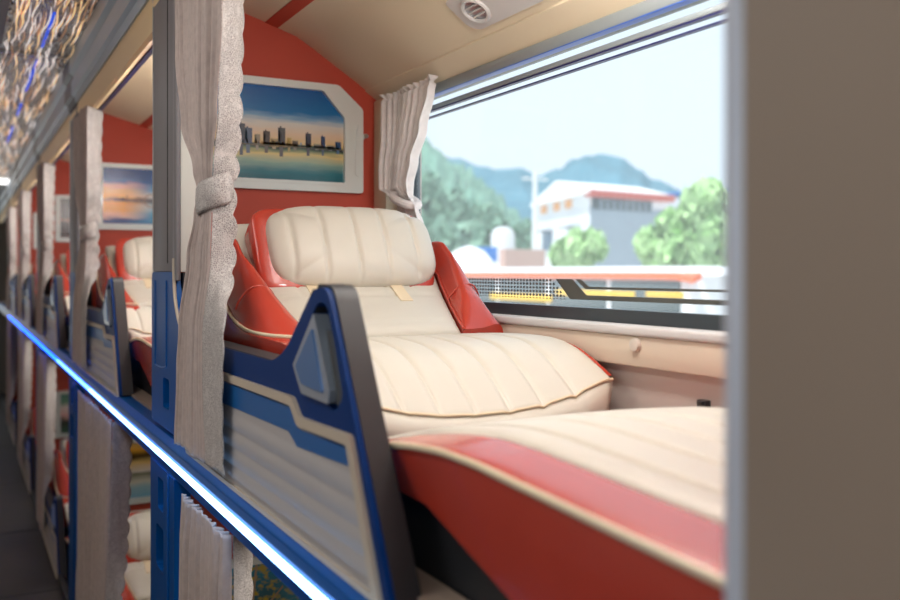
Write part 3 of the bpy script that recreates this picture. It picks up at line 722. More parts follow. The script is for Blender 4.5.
trunks = [([(.655, .246), (.663, .246), (.690, .49), (.684, .49)], (176, 150, 120)), ([(.665, .33), (.668, .325), (.76, .42), (.758, .425)], (160, 130, 100)), ([(.62, .246), (.626, .246), (.625, .40), (.621, .40)], (110, 90, 60))]
make_picture((0, 0, LP), 'white framed picture of a yellow leaved tree in the nearest lower cabin', p5, trunks, 'framed pictures in the lower cabins')
p6 = picmat('beach_print', [(0, (120, 180, 210)), (.2, (160, 200, 210)), (.3, (214, 216, 200)), (.42, (110, 120, 90)), (.46, (230, 226, 214)), (.62, (230, 200, 120)), (.70, (70, 60, 20)), (.76, (90, 70, 20)), (.84, (236, 180, 60)), (1, (220, 190, 120))], None, 2, .1)
p6 = picmat('beach_print', [(0, (120, 180, 210)), (.2, (160, 200, 210)), (.3, (214, 216, 200)), (.42, (110, 120, 90)), (.46, (230, 226, 214)), (.62, (230, 200, 120)), (.70, (70, 60, 20)), (.76, (90, 70, 20)), (.84, (236, 180, 60)), (1, (220, 190, 120))], None, nscale=2, distort=.14, stretch=(1.5, 1, 3))
make_picture((0, PITCH, LP), 'white framed golden beach picture in the lower cabin behind the wide curtain', p6, (), 'framed pictures in the lower cabins')
p7 = picmat('garden_print', [(0, (70, 110, 90)), (.3, (60, 70, 60)), (.45, (235, 190, 180)), (.6, (236, 226, 220)), (.75, (120, 170, 140)), (1, (90, 150, 140))], None, nscale=5, distort=.3, stretch=(1, 1, 1.5))
make_picture((0, PITCH * 2, LP), 'white framed pastel picture in the third lower cabin beside blue post', p7, (), 'framed pictures in the lower cabins')

# ================================================================== CURTAINS
def sheet(rows):
    bm = bmesh.new(); V = [[bm.verts.new(p) for p in r] for r in rows]
    for a, b in zip(V[:-1], V[1:]):
        for k in range(len(a) - 1): bm.faces.new((a[k], a[k + 1], b[k + 1], b[k]))
    return bm
def make_curtain(label, keys, group, npl=9, amp=.011, tie=None, seed=1, lace_w=0, scal=.055):
    """keys: z, far y, corner x, corner y, lace end x, lace end y"""
    rd = random.Random(seed); ph = [rd.uniform(-.5, .5) for _ in range(60)]
    z0, z1 = keys[0][0], keys[-1][0]
    t = thing('cabin_curtain', label, 'curtain', (AX - .0, keys[0][2], z0), group)
    rows, lace = [], []
    N = npl * 12
    for i in range(121):
        z = z1 + (z0 - z1) * i / 120
        yA, xB, yB, xC, yC, a, xA = interp(z, [(k[0],) + tuple(k[1:]) for k in keys])
        r = []
        for j in range(N + 1):
            s = j / N; ss = s + .012 * math.sin(s * 23 + ph[0] * 9)
            off = a * amp * (math.sin(2 * PI * npl * ss) + .35 * math.sin(2 * PI * npl * 2.3 * ss + 3 * ph[1] + z * 4)) * (.75 + .5 * math.sin(9 * s + ph[2] * 6))
            x = xA + (xB - xA) * s + off; y = yA + (yB - yA) * s
            r.append((x, y, z))
        rows.append(r)
        sc_ = .0115 * abs(math.sin(PI * z / scal)) ** .7
        l = []
        for j in range(17):
            s = j / 16; e = s ** 6 * sc_
            x = xB + (xC - xB) * s; y = yB + (yC - yB) * s
            b2 = .003 * math.sin(s * 7 + z * 9) * a + r[-1][0] * (1 - s) ** 4 - xB * (1 - s) ** 4
            dv = Vector((xC - xB, yC - yB)); ln = max(1e-5, dv.length); dv /= ln
            l.append((x + b2 + dv.x * e, y + dv.y * e, z))
        lace.append(l)
    c = finish('pleats', sheet(rows), M['curtain'], t, angle=180)
    c.modifiers.new('thick', 'SOLIDIFY').thickness = .0012
    l = finish('lace_trim', sheet(lace), M['lace'], t, angle=180)
    l.modifiers.new('thick', 'SOLIDIFY').thickness = .0012
    if tie:
        z, cx, cy, rx, ry, hh = tie
        rg = []
        for q, fz in ((.90, -1), (1.02, -.8), (1.06, 0), (1.03, .7), (.93, 1)):
            rg.append([(cx + rx * q * math.cos(a), cy + ry * q * math.sin(a), z + fz * hh + .010 * math.cos(a + .5)) for a in lin(0, 2 * PI * 27 / 28, 28)])
        finish('tieback', loft(bmesh.new(), rg, cap=False), M['lace'], t, angle=180).modifiers.new('thick', 'SOLIDIFY').thickness = .003
    return t
mainkeys = [(-.352, 1.905, .397, 1.675, .3985, 1.545, .75, .395), (-.20, 1.885, .397, 1.685, .3985, 1.552, .7, .395), (-.115, 1.870, .398, 1.690, .400, 1.556, .65, .396), (.03, 1.835, .411, 1.692, .452, 1.705, .65, .405), (.11, 1.795, .414, 1.695, .449, 1.690, .45, .408), (.156, 1.782, .415, 1.695, .448, 1.690, .35, .411),
            (.20, 1.795, .412, 1.680, .453, 1.685, .5, .406), (.30, 1.88, .408, 1.63, .458, 1.665, .8, .402), (.45, 1.925, .404, 1.58, .461, 1.650, 1.0, .400), (.60, 1.94, .402, 1.56, .463, 1.645, 1.0, .400)]
cur = make_curtain('pale linen curtain with lace edge, tied back, nearest to the camera', mainkeys, 'curtains of the upper cabins', npl=11, amp=.009, tie=(.150, .430, 1.738, .031, .066, .030))
cl_ = {1: 'grey linen curtain left of the sunset picture, second upper one', 2: 'grey linen curtain, third along the upper cabins', 3: 'grey linen curtain, fourth along the upper cabins', 4: 'grey linen curtain, fifth and farthest along the upper cabins'}
for k in range(1, 5): dup(cur, (0, PITCH * k, 0), cl_[k])
lowkeys = [(-1.42, 1.90, .397, 1.62, .3985, 1.52, .7, .395), (-1.23, 1.90, .397, 1.60, .3985, 1.50, .7, .395), (-1.08, 1.91, .403, 1.58, .440, 1.54, .9, .400), (-.9, 1.91, .405, 1.57, .458, 1.60, 1.0, .402), (-.56, 1.91, .405, 1.55, .460, 1.61, .9, .402), (-.458, 1.90, .408, 1.56, .460, 1.61, .7, .404)]
lc = make_curtain('bluish linen curtain with lace edge below the light strip, nearest lower one', lowkeys, 'curtains of the lower cabins', npl=11, amp=.010, seed=4)
lb_ = {2: 'narrow linen curtain of the third lower cabin, left of pastel picture', 3: 'narrow linen curtain of the fourth lower cabin', 4: 'narrow linen curtain of the fifth lower cabin, near far aisle'}
for k in (2, 3, 4): dup(lc, (0, PITCH * k, 0), lb_[k])
widekeys = [(-1.44, 3.76, .396, 2.99, .398, 2.89, .6, .395), (-1.23, 3.76, .396, 2.98, .398, 2.88, .6, .395), (-1.08, 3.76, .402, 2.95, .43, 2.90, .8, .400), (-.8, 3.76, .405, 2.92, .455, 2.94, 1.0, .402), (-.458, 3.76, .408, 2.90, .458, 2.92, .7, .404)]
make_curtain('wide bluish linen curtain drawn across the second lower cabin', widekeys, 'curtains of the lower cabins', npl=13, amp=.012, seed=9)

# window curtain
t = thing('window_curtain', 'white pleated curtain gathered with a tieback at the window corner', 'curtain', (1.02, 2.1, .12))
def wc_rows(keys, npl, amp, n=70):
    rows = []
    for i in range(n + 1):
        z = keys[0][0] + (keys[-1][0] - keys[0][0]) * i / n
        ya, yb, a, xc = interp(z, keys); r = []
        for j in range(npl * 10 + 1):
            s = j / (npl * 10)
            r.append((xc + a * amp * (math.sin(2 * PI * npl * s + 1.2 * math.sin(5 * s)) * (.7 + .4 * math.sin(11 * s + 2))) + .012 * math.sin(PI * s), ya + (yb - ya) * s, z))
        rows.append(r)
    return rows
up = [(.185, 2.14, 2.06, .5, 1.010), (.205, 2.19, 2.06, .8, 1.008), (.225, 2.235, 2.055, 1.0, 1.006), (.28, 2.235, 2.03, 1.1, 1.006), (.36, 2.235, 1.99, 1.1, 1.012), (.445, 2.250, 1.955, 1.0, 1.016), (.464, 2.255, 1.95, 1.0, 1.018), (.468, 2.25, 1.955, .5, 1.018), (.482, 2.258, 1.945, 1.3, 1.018)]
finish('pleats', sheet(wc_rows(up, 12, .017, 110)), M['wcurtain'], t, angle=180).modifiers.new('thick', 'SOLIDIFY').thickness = .001
dn = [(.05, 2.075, 2.005, .9, 1.012), (.12, 2.08, 2.01, .9, 1.012), (.165, 2.10, 2.03, .6, 1.010), (.19, 2.13, 2.06, .5, 1.010)]
finish('tail', sheet(wc_rows(dn, 7, .012, 30)), M['wcurtain'], t, angle=180).modifiers.new('thick', 'SOLIDIFY').thickness = .001
tb = tube(bmesh.new(), [(1.012 + .026 * math.cos(a), 2.10 + .052 * math.sin(a), .185 + .018 * math.sin(a)) for a in lin(0, 2 * PI * 23 / 24, 24)], .011, 10, closed=True)
finish('tieback', tb, M['wcurtain'], t)

# ================================================================== SMALL FITTINGS
def hook(label, x, y, z, group='round hooks on the red walls'):
    t = thing('coat_hook', label, 'hook', (x, y, z), group)
    def disc(r, a, b): return tube(bmesh.new(), [(x, y - a, z), (x, y - (a + b) / 2, z), (x, y - b, z)], [r, r, r * .8], 16)
    finish('base_plate', disc(.010, 0, .005), M['chrome'], t)
    finish('knob', disc(.0055, .005, .024), M['chrome'], t)
    finish('knob_cap', disc(.008, .020, .028), M['chrome'], t)
    return t
hook('small chrome hook on the red wall right of the skyline picture', .992, 2.3365, .378)
hook('small chrome hook low on the red wall, between post and curtain', .508, 2.3365, .072)
# air vent on the slope of the ceiling
t = thing('air_vent', 'pale grey air vent with a round nozzle on the cream ceiling', 'vent', (.965, 1.58, .535))
sl = Vector((.196, 0, -.139)).normalized(); nn = Vector((-.578, 0, -.816)).normalized(); cc = Vector((.948, 1.555, .546))
def V_(a, b, c): q = cc + sl * a + Vector((0, 1, 0)) * b + nn * c; return (q.x, q.y, q.z)
pts = rpoly([(-.055, -.15), (.040, -.15), (.040, .10), (.022, .125), (-.055, .125)], .012, 4)
hol = [(-.006 + .029 * math.cos(a), .055 + .036 * math.sin(a)) for a in lin(0, 2 * PI * 23 / 24, 24)]
finish('plate', prism(bmesh.new(), pts, lambda p: V_(p[0], p[1], -.004), lambda p: V_(p[0] * .96, p[1] * .98, .010), holes=[hol]), M['vent'], t, angle=30)
finish('nozzle_ring', tube(bmesh.new(), [V_(-.006 + .029 * math.cos(a), .055 + .036 * math.sin(a), .011) for a in lin(0, 2 * PI * 23 / 24, 24)], .005, 8, closed=True), M['vent'], t)
finish('nozzle_bowl', loft(bmesh.new(), [[V_(-.006 + r * math.cos(a), .055 + 1.2 * r * math.sin(a), h) for a in lin(0, 2 * PI * 19 / 20, 20)] for r, h in ((.027, .008), (.022, .003), (.012, .0), (.003, -.001))]), M['alu'], t)
for q in (-.012, 0, .012):
    finish('nozzle_fin', prism(bmesh.new(), [(q - .0015 - .006, .025), (q + .0015 - .006, .025), (q + .0015 - .006, .085), (q - .0015 - .006, .085)], lambda p: V_(p[0], p[1], .002), lambda p: V_(p[0], p[1], .012)), M['vent'], t)
# button on the ledge, black socket
o = finish('round_button', tube(bmesh.new(), [(WX - .022, 1.224, -.127), (WX - .026, 1.224, -.127), (WX - .029, 1.224, -.127), (WX - .030, 1.224, -.127)], [.0125, .0125, .0115, .008], 24), M['button'])
tag(o, 'round beige cap on the ledge below the window', 'button')
t = thing('latch', 'small black latch on the side wall above the leg rest', 'latch', (WX - .01, 1.079, -.222))
finish('body', B(WX - .012, WX + .001, 1.069, 1.089, -.222, -.206, bev=.002), M['black'], t)
finish('tab', B(WX - .016, WX - .010, 1.073, 1.085, -.213, -.208, bev=.001), M['black'], t)

# decorative aisle ceiling
t = thing('decorative_ceiling_panel', 'dark mirrored aisle ceiling panel with wavy gold reflections built as glowing streaks', 'ceiling panel', (.27, 6, .87))
finish('mirror_sheet', B(.14, .392, Y0, Y1, .868, .874), M['mirror'], t)
for y in (2.71, 3.95, 5.2, 6.4, 8, 10):
    finish('sheet_joint', B(.14, .39, y, y + .008, .8655, .868), M['alu'], t)
bm = bmesh.new(); rd = random.Random(11)
for i in range(520):
    y0 = rd.uniform(2.2, 9.5); x0 = rd.uniform(.146, .384); L = rd.uniform(.2, .5); w = rd.uniform(.0016, .0032); am = rd.uniform(.002, .006); ph = rd.uniform(0, 6); mi = rd.choice((0, 0, 1, 1, 1, 2, 2))
    V = []
    for k in range(13):
        s = k / 12; ww = w * math.sin(PI * (.06 + .88 * s))
        x = x0 + am * math.sin(2 * PI * 1.1 * s + ph); z = .862 + .004 * math.cos(2 * PI * 1.1 * s + ph)
        V.append([bm.verts.new((x - ww, y0 + L * s, z)), bm.verts.new((x + ww, y0 + L * s, z + .001))])
    for a, b in zip(V[:-1], V[1:]):
        f = bm.faces.new((a[0], a[1], b[1], b[0])); f.material_index = mi
st = finish('reflection_streaks', bm, [M['gold1'], M['gold2'], M['gold3']], t); st['kind'] = 'stuff'  # reflections of warm lights in the wavy sheet, built as glowing strips
for i, (a, b) in enumerate([(2.6, 3.08), (3.26, 3.78), (4.04, 4.74), (5.1, 5.5), (5.95, 6.7)]):
    finish('blue_light_dash', B(.272, .281, a, b, .860, .866, bev=.002), M['bluedash'], t)
# lamp at the far end of the aisle
t = thing('ceiling_light', 'small bright ceiling lamp at the far end of the aisle', 'lamp', (.30, 9.3, .83))
finish('housing', B(.20, .40, 9.1, 9.5, .845, .866, bev=.005), M['white'], t); finish('diffuser', B(.205, .395, 9.09, 9.49, .828, .846, bev=.004), M['lamp'], t)

# ================================================================== OUTSIDE
GZ = -2.5
TH = math.atan(490 / 900); SN, CS = math.sin(TH), math.cos(TH)
def far(px, d, z=0):
    u = (px - 450) / 900; return Vector((d * (SN + u * CS), d * (CS - u * SN), z))
def hgt(py, d): return (272 - py) * d / 900
M['asphalt'] = mat('pale_asphalt', s2l(214, 212, 206), .9, var=.1, vscale=.5)
M['bwhite'] = mat('white_render', s2l(228, 232, 236), .8, var=.03, vscale=.3)
M['bgrey'] = mat('shade_and_mullion_grey', s2l(150, 164, 176), .8, var=.05, vscale=.4)  # mullion grey, also the shade coloured onto one side of the hall
M['roofw'] = mat('white_roof', s2l(236, 236, 236), .5)
M['fascia'] = mat('red_fascia', s2l(190, 96, 84), .7)
M['winblue'] = mat('blue_grey_window', s2l(90, 122, 150), .3)
M['windark'] = mat('dark_window', s2l(70, 84, 90), .3)
M['orangeblk'] = mat('orange_block', s2l(236, 176, 120), .8)
M['hillfar'] = mat('hazed_forest', s2l(82, 124, 140), .95, var=.18, vscale=.03)  # distance haze put into the forest colour
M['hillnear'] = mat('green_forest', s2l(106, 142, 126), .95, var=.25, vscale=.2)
M['leaf'] = mat('light_leaf', s2l(176, 210, 150), .7, var=.25, vscale=3)
M['leafd'] = mat('mid_leaf', s2l(126, 162, 140), .8, var=.25, vscale=2)
M['bark'] = mat('bark', s2l(110, 96, 80), .9)
M['orange'] = mat('orange_paint', s2l(238, 118, 70), .4)
M['cwhite'] = mat('white_coach_paint', s2l(240, 242, 244), .3, coat=.3)
M['cglass'] = mat('coach_glass', s2l(92, 104, 106), .15)
M['yellow'] = mat('yellow_paint', s2l(240, 196, 60), .5)
M['greyp'] = mat('grey_paint', s2l(120, 132, 144), .5)
M['bluep'] = mat('blue_tarp', s2l(40, 120, 200), .6)
M['pole'] = mat('pale_concrete', s2l(214, 218, 220), .8)
M['brick'] = mat('pinkish_brick', s2l(196, 164, 152), .8)
def ground_():
    bm = bmesh.new(); v = [bm.verts.new(p) for p in ((1.6, -60, GZ), (400, -60, GZ), (400, 800, GZ), (-300, 800, GZ), (-300, 20, GZ), (1.6, 20, GZ))]
    bm.faces.new(v); return bm
struct('ground', B(-300, 700, -100, 900, GZ - .5, GZ), M['asphalt'], smooth=False)

def ridge(name, label, pts, d, m, base=-30, depth=.35, rough=.02, seed=1, cat='hill', lump=0):
    """hill built as terrain: crest heights from pts, foot nearer the coach"""
    rd = random.Random(seed); bm = bmesh.new(); rows = []
    x0, x1 = pts[0][0], pts[-1][0]; n_ = 150
    from mathutils import noise
    for j in range(25):
        f = j / 24
        dd = d * (1 - depth * (1 - f)) if j < 25 else d
        r = []
        for i in range(n_ + 1):
            px = x0 + (x1 - x0) * i / n_
            y_ = interp(px, pts)[0]; hc = hgt(y_, d)
            p = far(px, dd); h = GZ + (hc - GZ) * math.sin(f * PI / 2) ** .9
            q = Vector((px * .03, f * 6, seed))
            h += d * rough * (noise.noise(q * 1.2) + .6 * noise.noise(q * 3.1) + .5 * noise.noise(q * 7.3)) * (.25 + .75 * math.sin(f * PI))
            if lump: h += lump * d * abs(noise.noise(Vector((px * .12, f * 16, 3.3))))
            r.append((p.x, p.y, max(GZ - .3, h) if j else GZ - .3))
        rows.append(r)
    # back slope
    for e in (1.08, 1.25):
        rows.append([(far(x0 + (x1 - x0) * i / n_, d * e).x, far(x0 + (x1 - x0) * i / n_, d * e).y, GZ + (rows[24][i][2] - GZ) * (.75 if e < 1.1 else 0) - .3) for i in range(n_ + 1)])
    o = finish(name, sheet(rows), m, angle=180)
    return tag(o, label, cat)
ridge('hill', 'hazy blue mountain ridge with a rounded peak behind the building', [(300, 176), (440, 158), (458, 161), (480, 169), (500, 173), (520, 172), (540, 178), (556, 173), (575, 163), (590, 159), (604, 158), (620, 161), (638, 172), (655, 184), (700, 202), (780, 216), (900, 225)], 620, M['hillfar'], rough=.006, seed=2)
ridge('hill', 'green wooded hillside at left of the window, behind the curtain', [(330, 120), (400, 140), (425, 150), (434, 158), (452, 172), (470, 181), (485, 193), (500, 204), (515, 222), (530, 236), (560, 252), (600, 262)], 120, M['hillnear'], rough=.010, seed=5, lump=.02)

def leaf_crown(cx, cy, cz, rx, rz, nl, size, seed):
    rd = random.Random(seed); bm = bmesh.new(); lobes = []
    for k in range(16):
        a = rd.uniform(0, 2 * PI); r = rd.uniform(.15, .75); h = rd.uniform(-.8, .85)
        q = math.sqrt(max(.05, 1 - h * h))
        lobes.append((cx + rx * r * q * math.cos(a), cy + rx * r * q * math.sin(a), cz + rz * h * .8, rx * rd.uniform(.28, .48)))
    for k in range(nl):
        lx, ly, lz, lr = rd.choice(lobes)
        v = Vector((rd.gauss(0, 1), rd.gauss(0, 1), rd.gauss(0, 1))).normalized() * lr * rd.uniform(.7, 1.05)
        c = Vector((lx, ly, lz)) + v
        a = Vector((rd.gauss(0, 1), rd.gauss(0, 1), rd.gauss(0, 1))).normalized(); nrm = (v.normalized() + a * .8).normalized()
        t1 = nrm.cross(Vector((0, 0, 1)) if abs(nrm.z) < .9 else Vector((1, 0, 0))).normalized(); t2 = nrm.cross(t1); s = size * rd.uniform(.6, 1.3)
        bm.faces.new([bm.verts.new(c + t1 * s * .5 * q + t2 * s * w) for q, w in ((0, -.8), (1, -.1), (0, .9), (-1, -.1))])
    return bm, lobes
def tree(label, px, d, top, bot, rx, seed, m, nl=1500, size=.3):
    p = far(px, d); zt_, zb = hgt(top, d), hgt(bot, d)
    t = thing('tree', label, 'tree', (p.x, p.y, GZ), 'trees outside the window')
    bm, lobes = leaf_crown(p.x, p.y, (zt_ + zb) / 2, rx, (zt_ - zb) / 2, nl, size, seed)
    finish('crown', bm, m, t, smooth=False)
    tk = finish('trunk', tube(bmesh.new(), catmull([(p.x, p.y, GZ - .05), (p.x + .08, p.y, (GZ + zb) / 2), (p.x, p.y + .05, (zt_ + zb) / 2)], 5), [.16 * (1 - .05 * i) for i in range(11)], 8), M['bark'], t)
    for lx, ly, lz, lr in lobes[:6]:
        finish('branch', tube(bmesh.new(), [(p.x, p.y, zb + .1), ((p.x + lx) / 2, (p.y + ly) / 2, (zb + lz) / 2 + .1), (lx, ly, lz)], [.06, .045, .02], 6), M['bark'], tk)
    return t
tree('light green bush shaped tree in front of the white building wall', 579, 20, 234, 275, .62, 3, M['leaf'], 1200, .2)
tree('broad light green tree at right edge of the window', 708, 17, 182, 282, 1.0, 8, M['leaf'], 3000, .24)
tree('low light green tree left of the broad one, before the grey-shaded wall', 658, 22, 224, 280, .70, 12, M['leaf'], 1300, .22)
for i, (px, d, tp, rx, lab) in enumerate([(424, 74, 170, 2.2, 'dark green tree right beside the window curtain'), (452, 68, 192, 2.1, 'dark green tree on the slope, second from the curtain'), (482, 62, 208, 2.1, 'rounded green tree on the slope, above the white tent'), (514, 70, 222, 2.2, 'low green tree at the foot of the hill, left of the building'), (442, 44, 226, 1.6, 'pale green shrubby tree just above the seat wing')]):
    tree(lab, px, d, tp, 272, rx, 20 + i, M['leafd'], 1100, .9)

# building: nearest corner at 40 m
def cornered(pts3, z0, z1):
    return prism(bmesh.new(), [(p.x, p.y) for p in pts3], lambda q: (q[0], q[1], z0), lambda q: (q[0], q[1], z1))
c0, cl, cr = far(590, 40), far(537, 48), far(668, 43); cb = cl + (cr - c0)
eave = 3.62
t = thing('white_building', 'white two storey hall, one side coloured in grey shade, with shallow pitched roof', 'building', (c0.x, c0.y, GZ))
wl = finish('wall', cornered([c0, cl, cb, cr], GZ, eave), M['bwhite'], t, smooth=False)
ax_, ay_ = (cl - c0).normalized(), (cr - c0).normalized(); nl_, nr_ = Vector((-ax_.y, ax_.x, 0)), Vector((ay_.y, -ay_.x, 0))
if nl_.x > 0: nl_ = -nl_
if nr_.y > 0: nr_ = -nr_
def wallpanel(o, a, nrm, s0, s1, z0, z1, th):
    p, q = o + a * s0, o + a * s1
    return loft(bmesh.new(), [[tuple(r + nrm * e + Vector((0, 0, z))) for e, z in ((-.02, z0), (th, z0), (th, z1), (-.02, z1))] for r in (p, q)])
Ll, Lr = (cl - c0).length, (cr - c0).length
finish('shaded_side', wallpanel(c0, ay_, nr_, .0, Lr * .96, GZ, hgt(206, 40), .06), M['bgrey'], t, smooth=False)  # grey sheet colouring the shade onto this side of the white wall
finish('clerestory_window', wallpanel(c0, ay_, nr_, Lr * .02, Lr * .76, hgt(209, 40), hgt(198, 40), .10), M['windark'], t, smooth=False)
for i in range(9): finish('mullion', wallpanel(c0, ay_, nr_, Lr * (.02 + .08 * (i + 1)), Lr * (.02 + .08 * (i + 1)) + .10, hgt(209, 40), hgt(198, 40), .14), M['bgrey'], t, smooth=False)
finish('fascia', wallpanel(c0, ay_, nr_, -.3, Lr * 1.02, hgt(197, 40), hgt(190, 40), .35), M['fascia'], t, smooth=False)
for s in (.30, .52, .78): finish('orange_panel', wallpanel(c0, ax_, nl_, Ll * s, Ll * (s + .11), hgt(210, 44), hgt(202, 44), .06), M['orangeblk'], t, smooth=False)
for s, z0, z1 in ((.68, 249, 231), (.18, 240, 231)):
    w = finish('window', wallpanel(c0, ax_, nl_, Ll * s, Ll * (s + .17), hgt(z0, 44), hgt(z1, 44), .08), M['winblue'], t, smooth=False)
    finish('sunshade', wallpanel(c0, ax_, nl_, Ll * (s - .03), Ll * (s + .2), hgt(z1 - 1, 44), hgt(z1 - 2.4, 44), .5), M['greyp'], w, smooth=False)
mid0 = (c0 + cl) / 2; mid1 = (cr + cb) / 2; rz = hgt(181, 44)
ov = .35
rb = bmesh.new()
A0, A1 = c0 - ax_ * ov - ay_ * ov, cl + ax_ * ov - ay_ * ov; D0, D1 = cr - ax_ * ov + ay_ * ov, cb + ax_ * ov + ay_ * ov
def up3(p, z): return (p.x, p.y, z)
loft(rb, [[up3(A0, eave), up3(mid0 - ay_ * ov, rz), up3(A1, eave), up3(A1, eave - .15), up3(A0, eave - .15)], [up3(D0, eave), up3(mid1 + ay_ * ov, rz), up3(D1, eave), up3(D1, eave - .15), up3(D0, eave - .15)]])
finish('roof', rb, M['roofw'], t, smooth=False)
# annex
t = thing('annex_building', 'small pale building with thin blue roof right of the hall', 'building', tuple(far(695, 52, GZ)))
a0, a1 = far(664, 50), far(735, 54); bk = Vector((2, 6, 0))
finish('wall', cornered([a0, a1, a1 + bk, a0 + bk], GZ, hgt(200, 52)), M['bwhite'], t, smooth=False)
rb = bmesh.new(); loft(rb, [[up3(a0 - bk * .05, hgt(196, 50)), up3(a0 - bk * .05, hgt(193, 50)), up3(a0 + bk, hgt(190, 50)), up3(a0 + bk, hgt(196, 50))], [up3(a1 - bk * .05, hgt(192, 54)), up3(a1 - bk * .05, hgt(188, 54)), up3(a1 + bk, hgt(186, 54)), up3(a1 + bk, hgt(192, 54))]])
finish('roof', rb, M['bluep'], t, smooth=False)
finish('window', wallpanel(a0, (a1 - a0).normalized(), Vector(((a1 - a0).y, -(a1 - a0).x, 0)).normalized(), .4, 1.6, hgt(225, 52), hgt(210, 52), .08), M['winblue'], t, smooth=False)
# utility pole, white pillar, tent, wall
p = far(535, 36); t = thing('utility_pole', 'thin pale utility pole at the left corner of the hall', 'pole', (p.x, p.y, GZ))
finish('shaft', tube(bmesh.new(), [(p.x, p.y, GZ - .05), (p.x, p.y, hgt(172, 36))], [.16, .10], 10), M['pole'], t)
finish('crossarm', B(p.x - .6, p.x + .6, p.y - .05, p.y + .05, hgt(180, 36), hgt(178, 36)), M['pole'], t)
p = far(503, 30); o = finish('water_tank_tower', loft(bmesh.new(), [[(p.x + r * math.cos(a), p.y + r * math.sin(a), z) for a in lin(0, 2 * PI * 15 / 16, 16)] for r, z in ((.42, GZ - .02), (.40, hgt(235, 30)), (.30, hgt(229, 30)), (.10, hgt(227, 30)))]), M['pole']); tag(o, 'white round tower standing left of the hall, beside the tent', 'tower')
p = far(473, 26); q = far(497, 27); t = thing('market_tent', 'white market tent with bright blue sides by the parked coach', 'tent', ((p.x + q.x) / 2, p.y, GZ))
for nm, px in (('white', 470), ('x', 0)):
    if not px: break
    p = far(469, 26); r = .95
    finish('canopy', loft(bmesh.new(), [[(p.x + rr * math.cos(a), p.y + rr * math.sin(a), z) for a in lin(PI / 4, PI / 4 + 2 * PI * 3 / 4, 4)] for rr, z in ((.72, hgt(274, 26)), (.72, hgt(262, 26)), (.45, hgt(251, 26)), (.06, hgt(246, 26)))]), M['roofw'], t, smooth=False)
    for s in (-.5, .5):
        for s2 in (-.5, .5): finish('leg', tube(bmesh.new(), [(p.x + s, p.y + s2, GZ - .01), (p.x + s, p.y + s2, hgt(270, 26))], .04, 6), M['pole'], t)
p, q = far(461, 29), far(497, 29); ay2 = (q - p).normalized(); nn2 = Vector((ay2.y, -ay2.x, 0))
finish('blue_side', wallpanel(p, ay2, nn2, 0, (q - p).length, hgt(262, 29), hgt(247, 29), .1), M['bluep'], t, smooth=False)
p, q = far(500, 28), far(540, 29); ay2 = (q - p).normalized(); nn2 = Vector((ay2.y, -ay2.x, 0))
o = finish('brick_wall', wallpanel(p, ay2, nn2, 0, (q - p).length, GZ, hgt(249, 28), .25), M['brick'], smooth=False); tag(o, 'low pinkish wall between white tower and the hall', 'wall')

# parked coach beside the window
def coach(label, x0, x1, y0, y1, ztop, mbody, mband, zb, nwin, yellow):
    t = thing('parked_coach', label, 'coach', ((x0 + x1) / 2, (y0 + y1) / 2, GZ))
    secs = []
    for y, sx, dz in ((y0, .78, -.10), (y0 + .12, .90, -.04), (y0 + .45, 1, -.008), (y0 + 1.0, 1, 0), (y1 - .5, 1, 0), (y1 - .1, .95, -.03), (y1, .85, -.08)):
        xm, hw = (x0 + x1) / 2, (x1 - x0) / 2 * sx
        secs.append([(xm - hw, y, zb - .02), (xm - hw * .99, y, zb + .03 + dz * .3), (xm - hw * .90, y, ztop + dz - .012), (xm, y, ztop + dz), (xm + hw * .90, y, ztop + dz - .012), (xm + hw * .99, y, zb + .03 + dz * .3), (xm + hw, y, zb - .02)])
    finish('roof', loft(bmesh.new(), secs), M['cwhite'] if mbody else M['greyp'], t, angle=50)
    if mband: finish('orange_band', loft(bmesh.new(), [[(x0 - .02, y, zb - .05 + e), (x0 - .02, y, zb + .025 + e), (x0 + .1, y, zb + .025), (x0 + .1, y, zb - .05)] for y, e in ((y0 - .05, -.04), (y0 + .25, -.005), (y0 + .6, 0), (y1 - 2.2, 0), (y1 - 1.5, .04))]), mband, t, smooth=False)
    finish('body', B(x0 + .03, x1 - .03, y0 + .06, y1, GZ + .35, zb, bev=.05), M['cwhite'] if mbody else M['greyp'], t)
    L = (y1 - y0 - .3) / nwin
    for i in range(nwin): finish('window', B(x0 + .01, x0 + .05, y0 + .2 + L * i, y0 + .2 + L * (i + .93), zb - .62, zb - .07, bev=.02), M['cglass'], t)
    for a, b, z0, z1 in yellow: finish('yellow_panel', B(x0 - .005, x0 + .03, a, b, z0, z1, bev=.01), M['yellow'], t)
    for y in (y0 + .9, y1 - 1.2): finish('wheel', tube(bmesh.new(), [(x0 + .0, y, GZ + .42), (x0 + .28, y, GZ + .42)], .42, 20), M['black'], t)
    return t
coach('white roofed coach with an orange band parked outside the window', 7.0, 9.2, 7.35, 15.5, .075, True, M['orange'], -.03, 6, [(7.5, 8.1, -.30, -.22), (8.3, 9.9, -.31, -.23), (10.0, 11.6, -.41, -.31), (12.2, 12.5, -.3, -.2)])
coach('grey coach with yellow panels parked beyond the orange one', 9.6, 11.8, 1.2, 8.4, .02, False, None, -.05, 5, [(5.0, 6.4, -.42, -.28), (6.9, 8.2, -.42, -.28), (3.0, 4.5, -.42, -.28)])

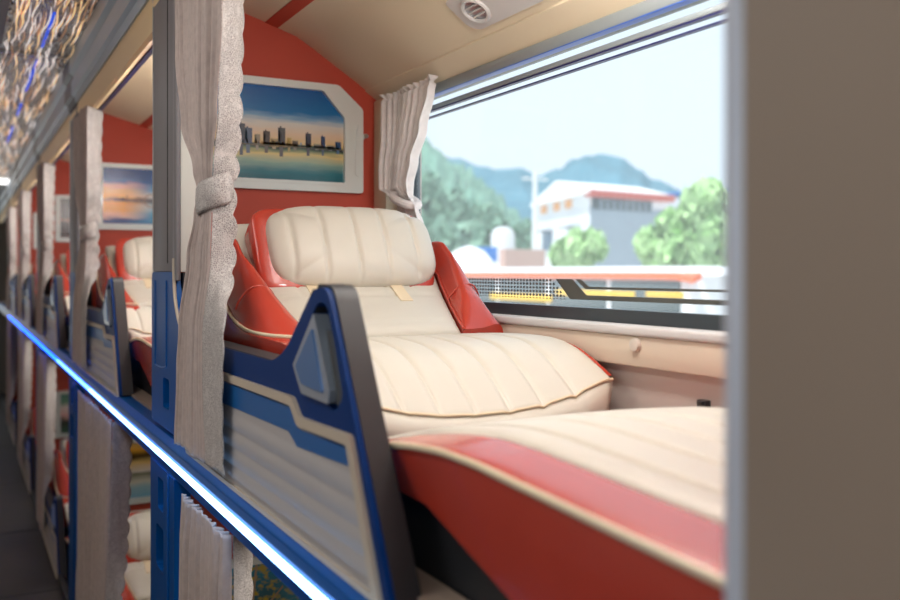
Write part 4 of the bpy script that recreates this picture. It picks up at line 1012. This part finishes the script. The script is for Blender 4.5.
# ================================================================== LIGHT, SKY, CAMERA
W = bpy.data.worlds.new('sky'); bpy.context.scene.world = W; W.use_nodes = True
bg = W.node_tree.nodes['Background']; bg.inputs[0].default_value = (.78, .90, 1.0, 1); bg.inputs[1].default_value = 1.22
def light(kind, name, loc, energy, col=(1, 1, 1), size=(.3, .3), rot=(0, 0, 0)):
    l = bpy.data.lights.new(name, kind); l.energy = energy; l.color = col
    if kind == 'AREA': l.shape = 'RECTANGLE'; l.size, l.size_y = size
    o = bpy.data.objects.new(name, l); C.objects.link(o); o.location = Vector(loc) + OFF; o.rotation_euler = rot; return o
s = light('SUN', 'sun', (0, 0, 30), 5, (1, .97, .92)); s.data.angle = .02
s.rotation_euler = Vector((-.38, -.08, .92)).to_track_quat('Z', 'Y').to_euler()
for k in range(-0, 5):
    light('AREA', 'cabin_fill', (.66, 1.15 + PITCH * k, .655), 3.6, (1, .97, .94), (.14, .6))  # added fill light without a fixture, lifts the cabin towards daylight level
    l = light('POINT', 'cabin_point_fill', (.75, .95 + PITCH * k, .45), 8, (1, .985, .97)); l.data.shadow_soft_size = .06  # unseen point light added to brighten the cabin ceiling and wall
for k in range(0, 4):
    light('AREA', 'lower_cabin_fill', (.72, 1.5 + PITCH * k, -.475), 2.2, (1, .92, .82), (.3, .4))  # fill added to brighten the lower cabins, no lamp body
for y, e in ((-.5, 10), (1.6, 9), (4.2, 2.5), (7.2, 4), (10, 4)):
    light('AREA', 'aisle_fill', (-.35, y, .86), e, (1, .95, .90), (.3, 1.0))  # added fill out of view, brightens the aisle-side faces
cam = bpy.data.cameras.new('camera'); co = bpy.data.objects.new('camera', cam); C.objects.link(co)
co.location = OFF; co.rotation_euler = (PI / 2, 0, -TH)
cam.sensor_width = 36; cam.lens = 36; cam.shift_y = -28 / 900; cam.clip_start = .02; cam.clip_end = 3000
cam.dof.use_dof = True; cam.dof.focus_distance = 1.85; cam.dof.aperture_fstop = 2.8
sc = bpy.context.scene; sc.camera = co
sc.view_settings.view_transform = 'Standard'; sc.view_settings.look = 'None'; sc.view_settings.gamma = 1; sc.view_settings.exposure = 0
sc.view_settings.use_curve_mapping = False
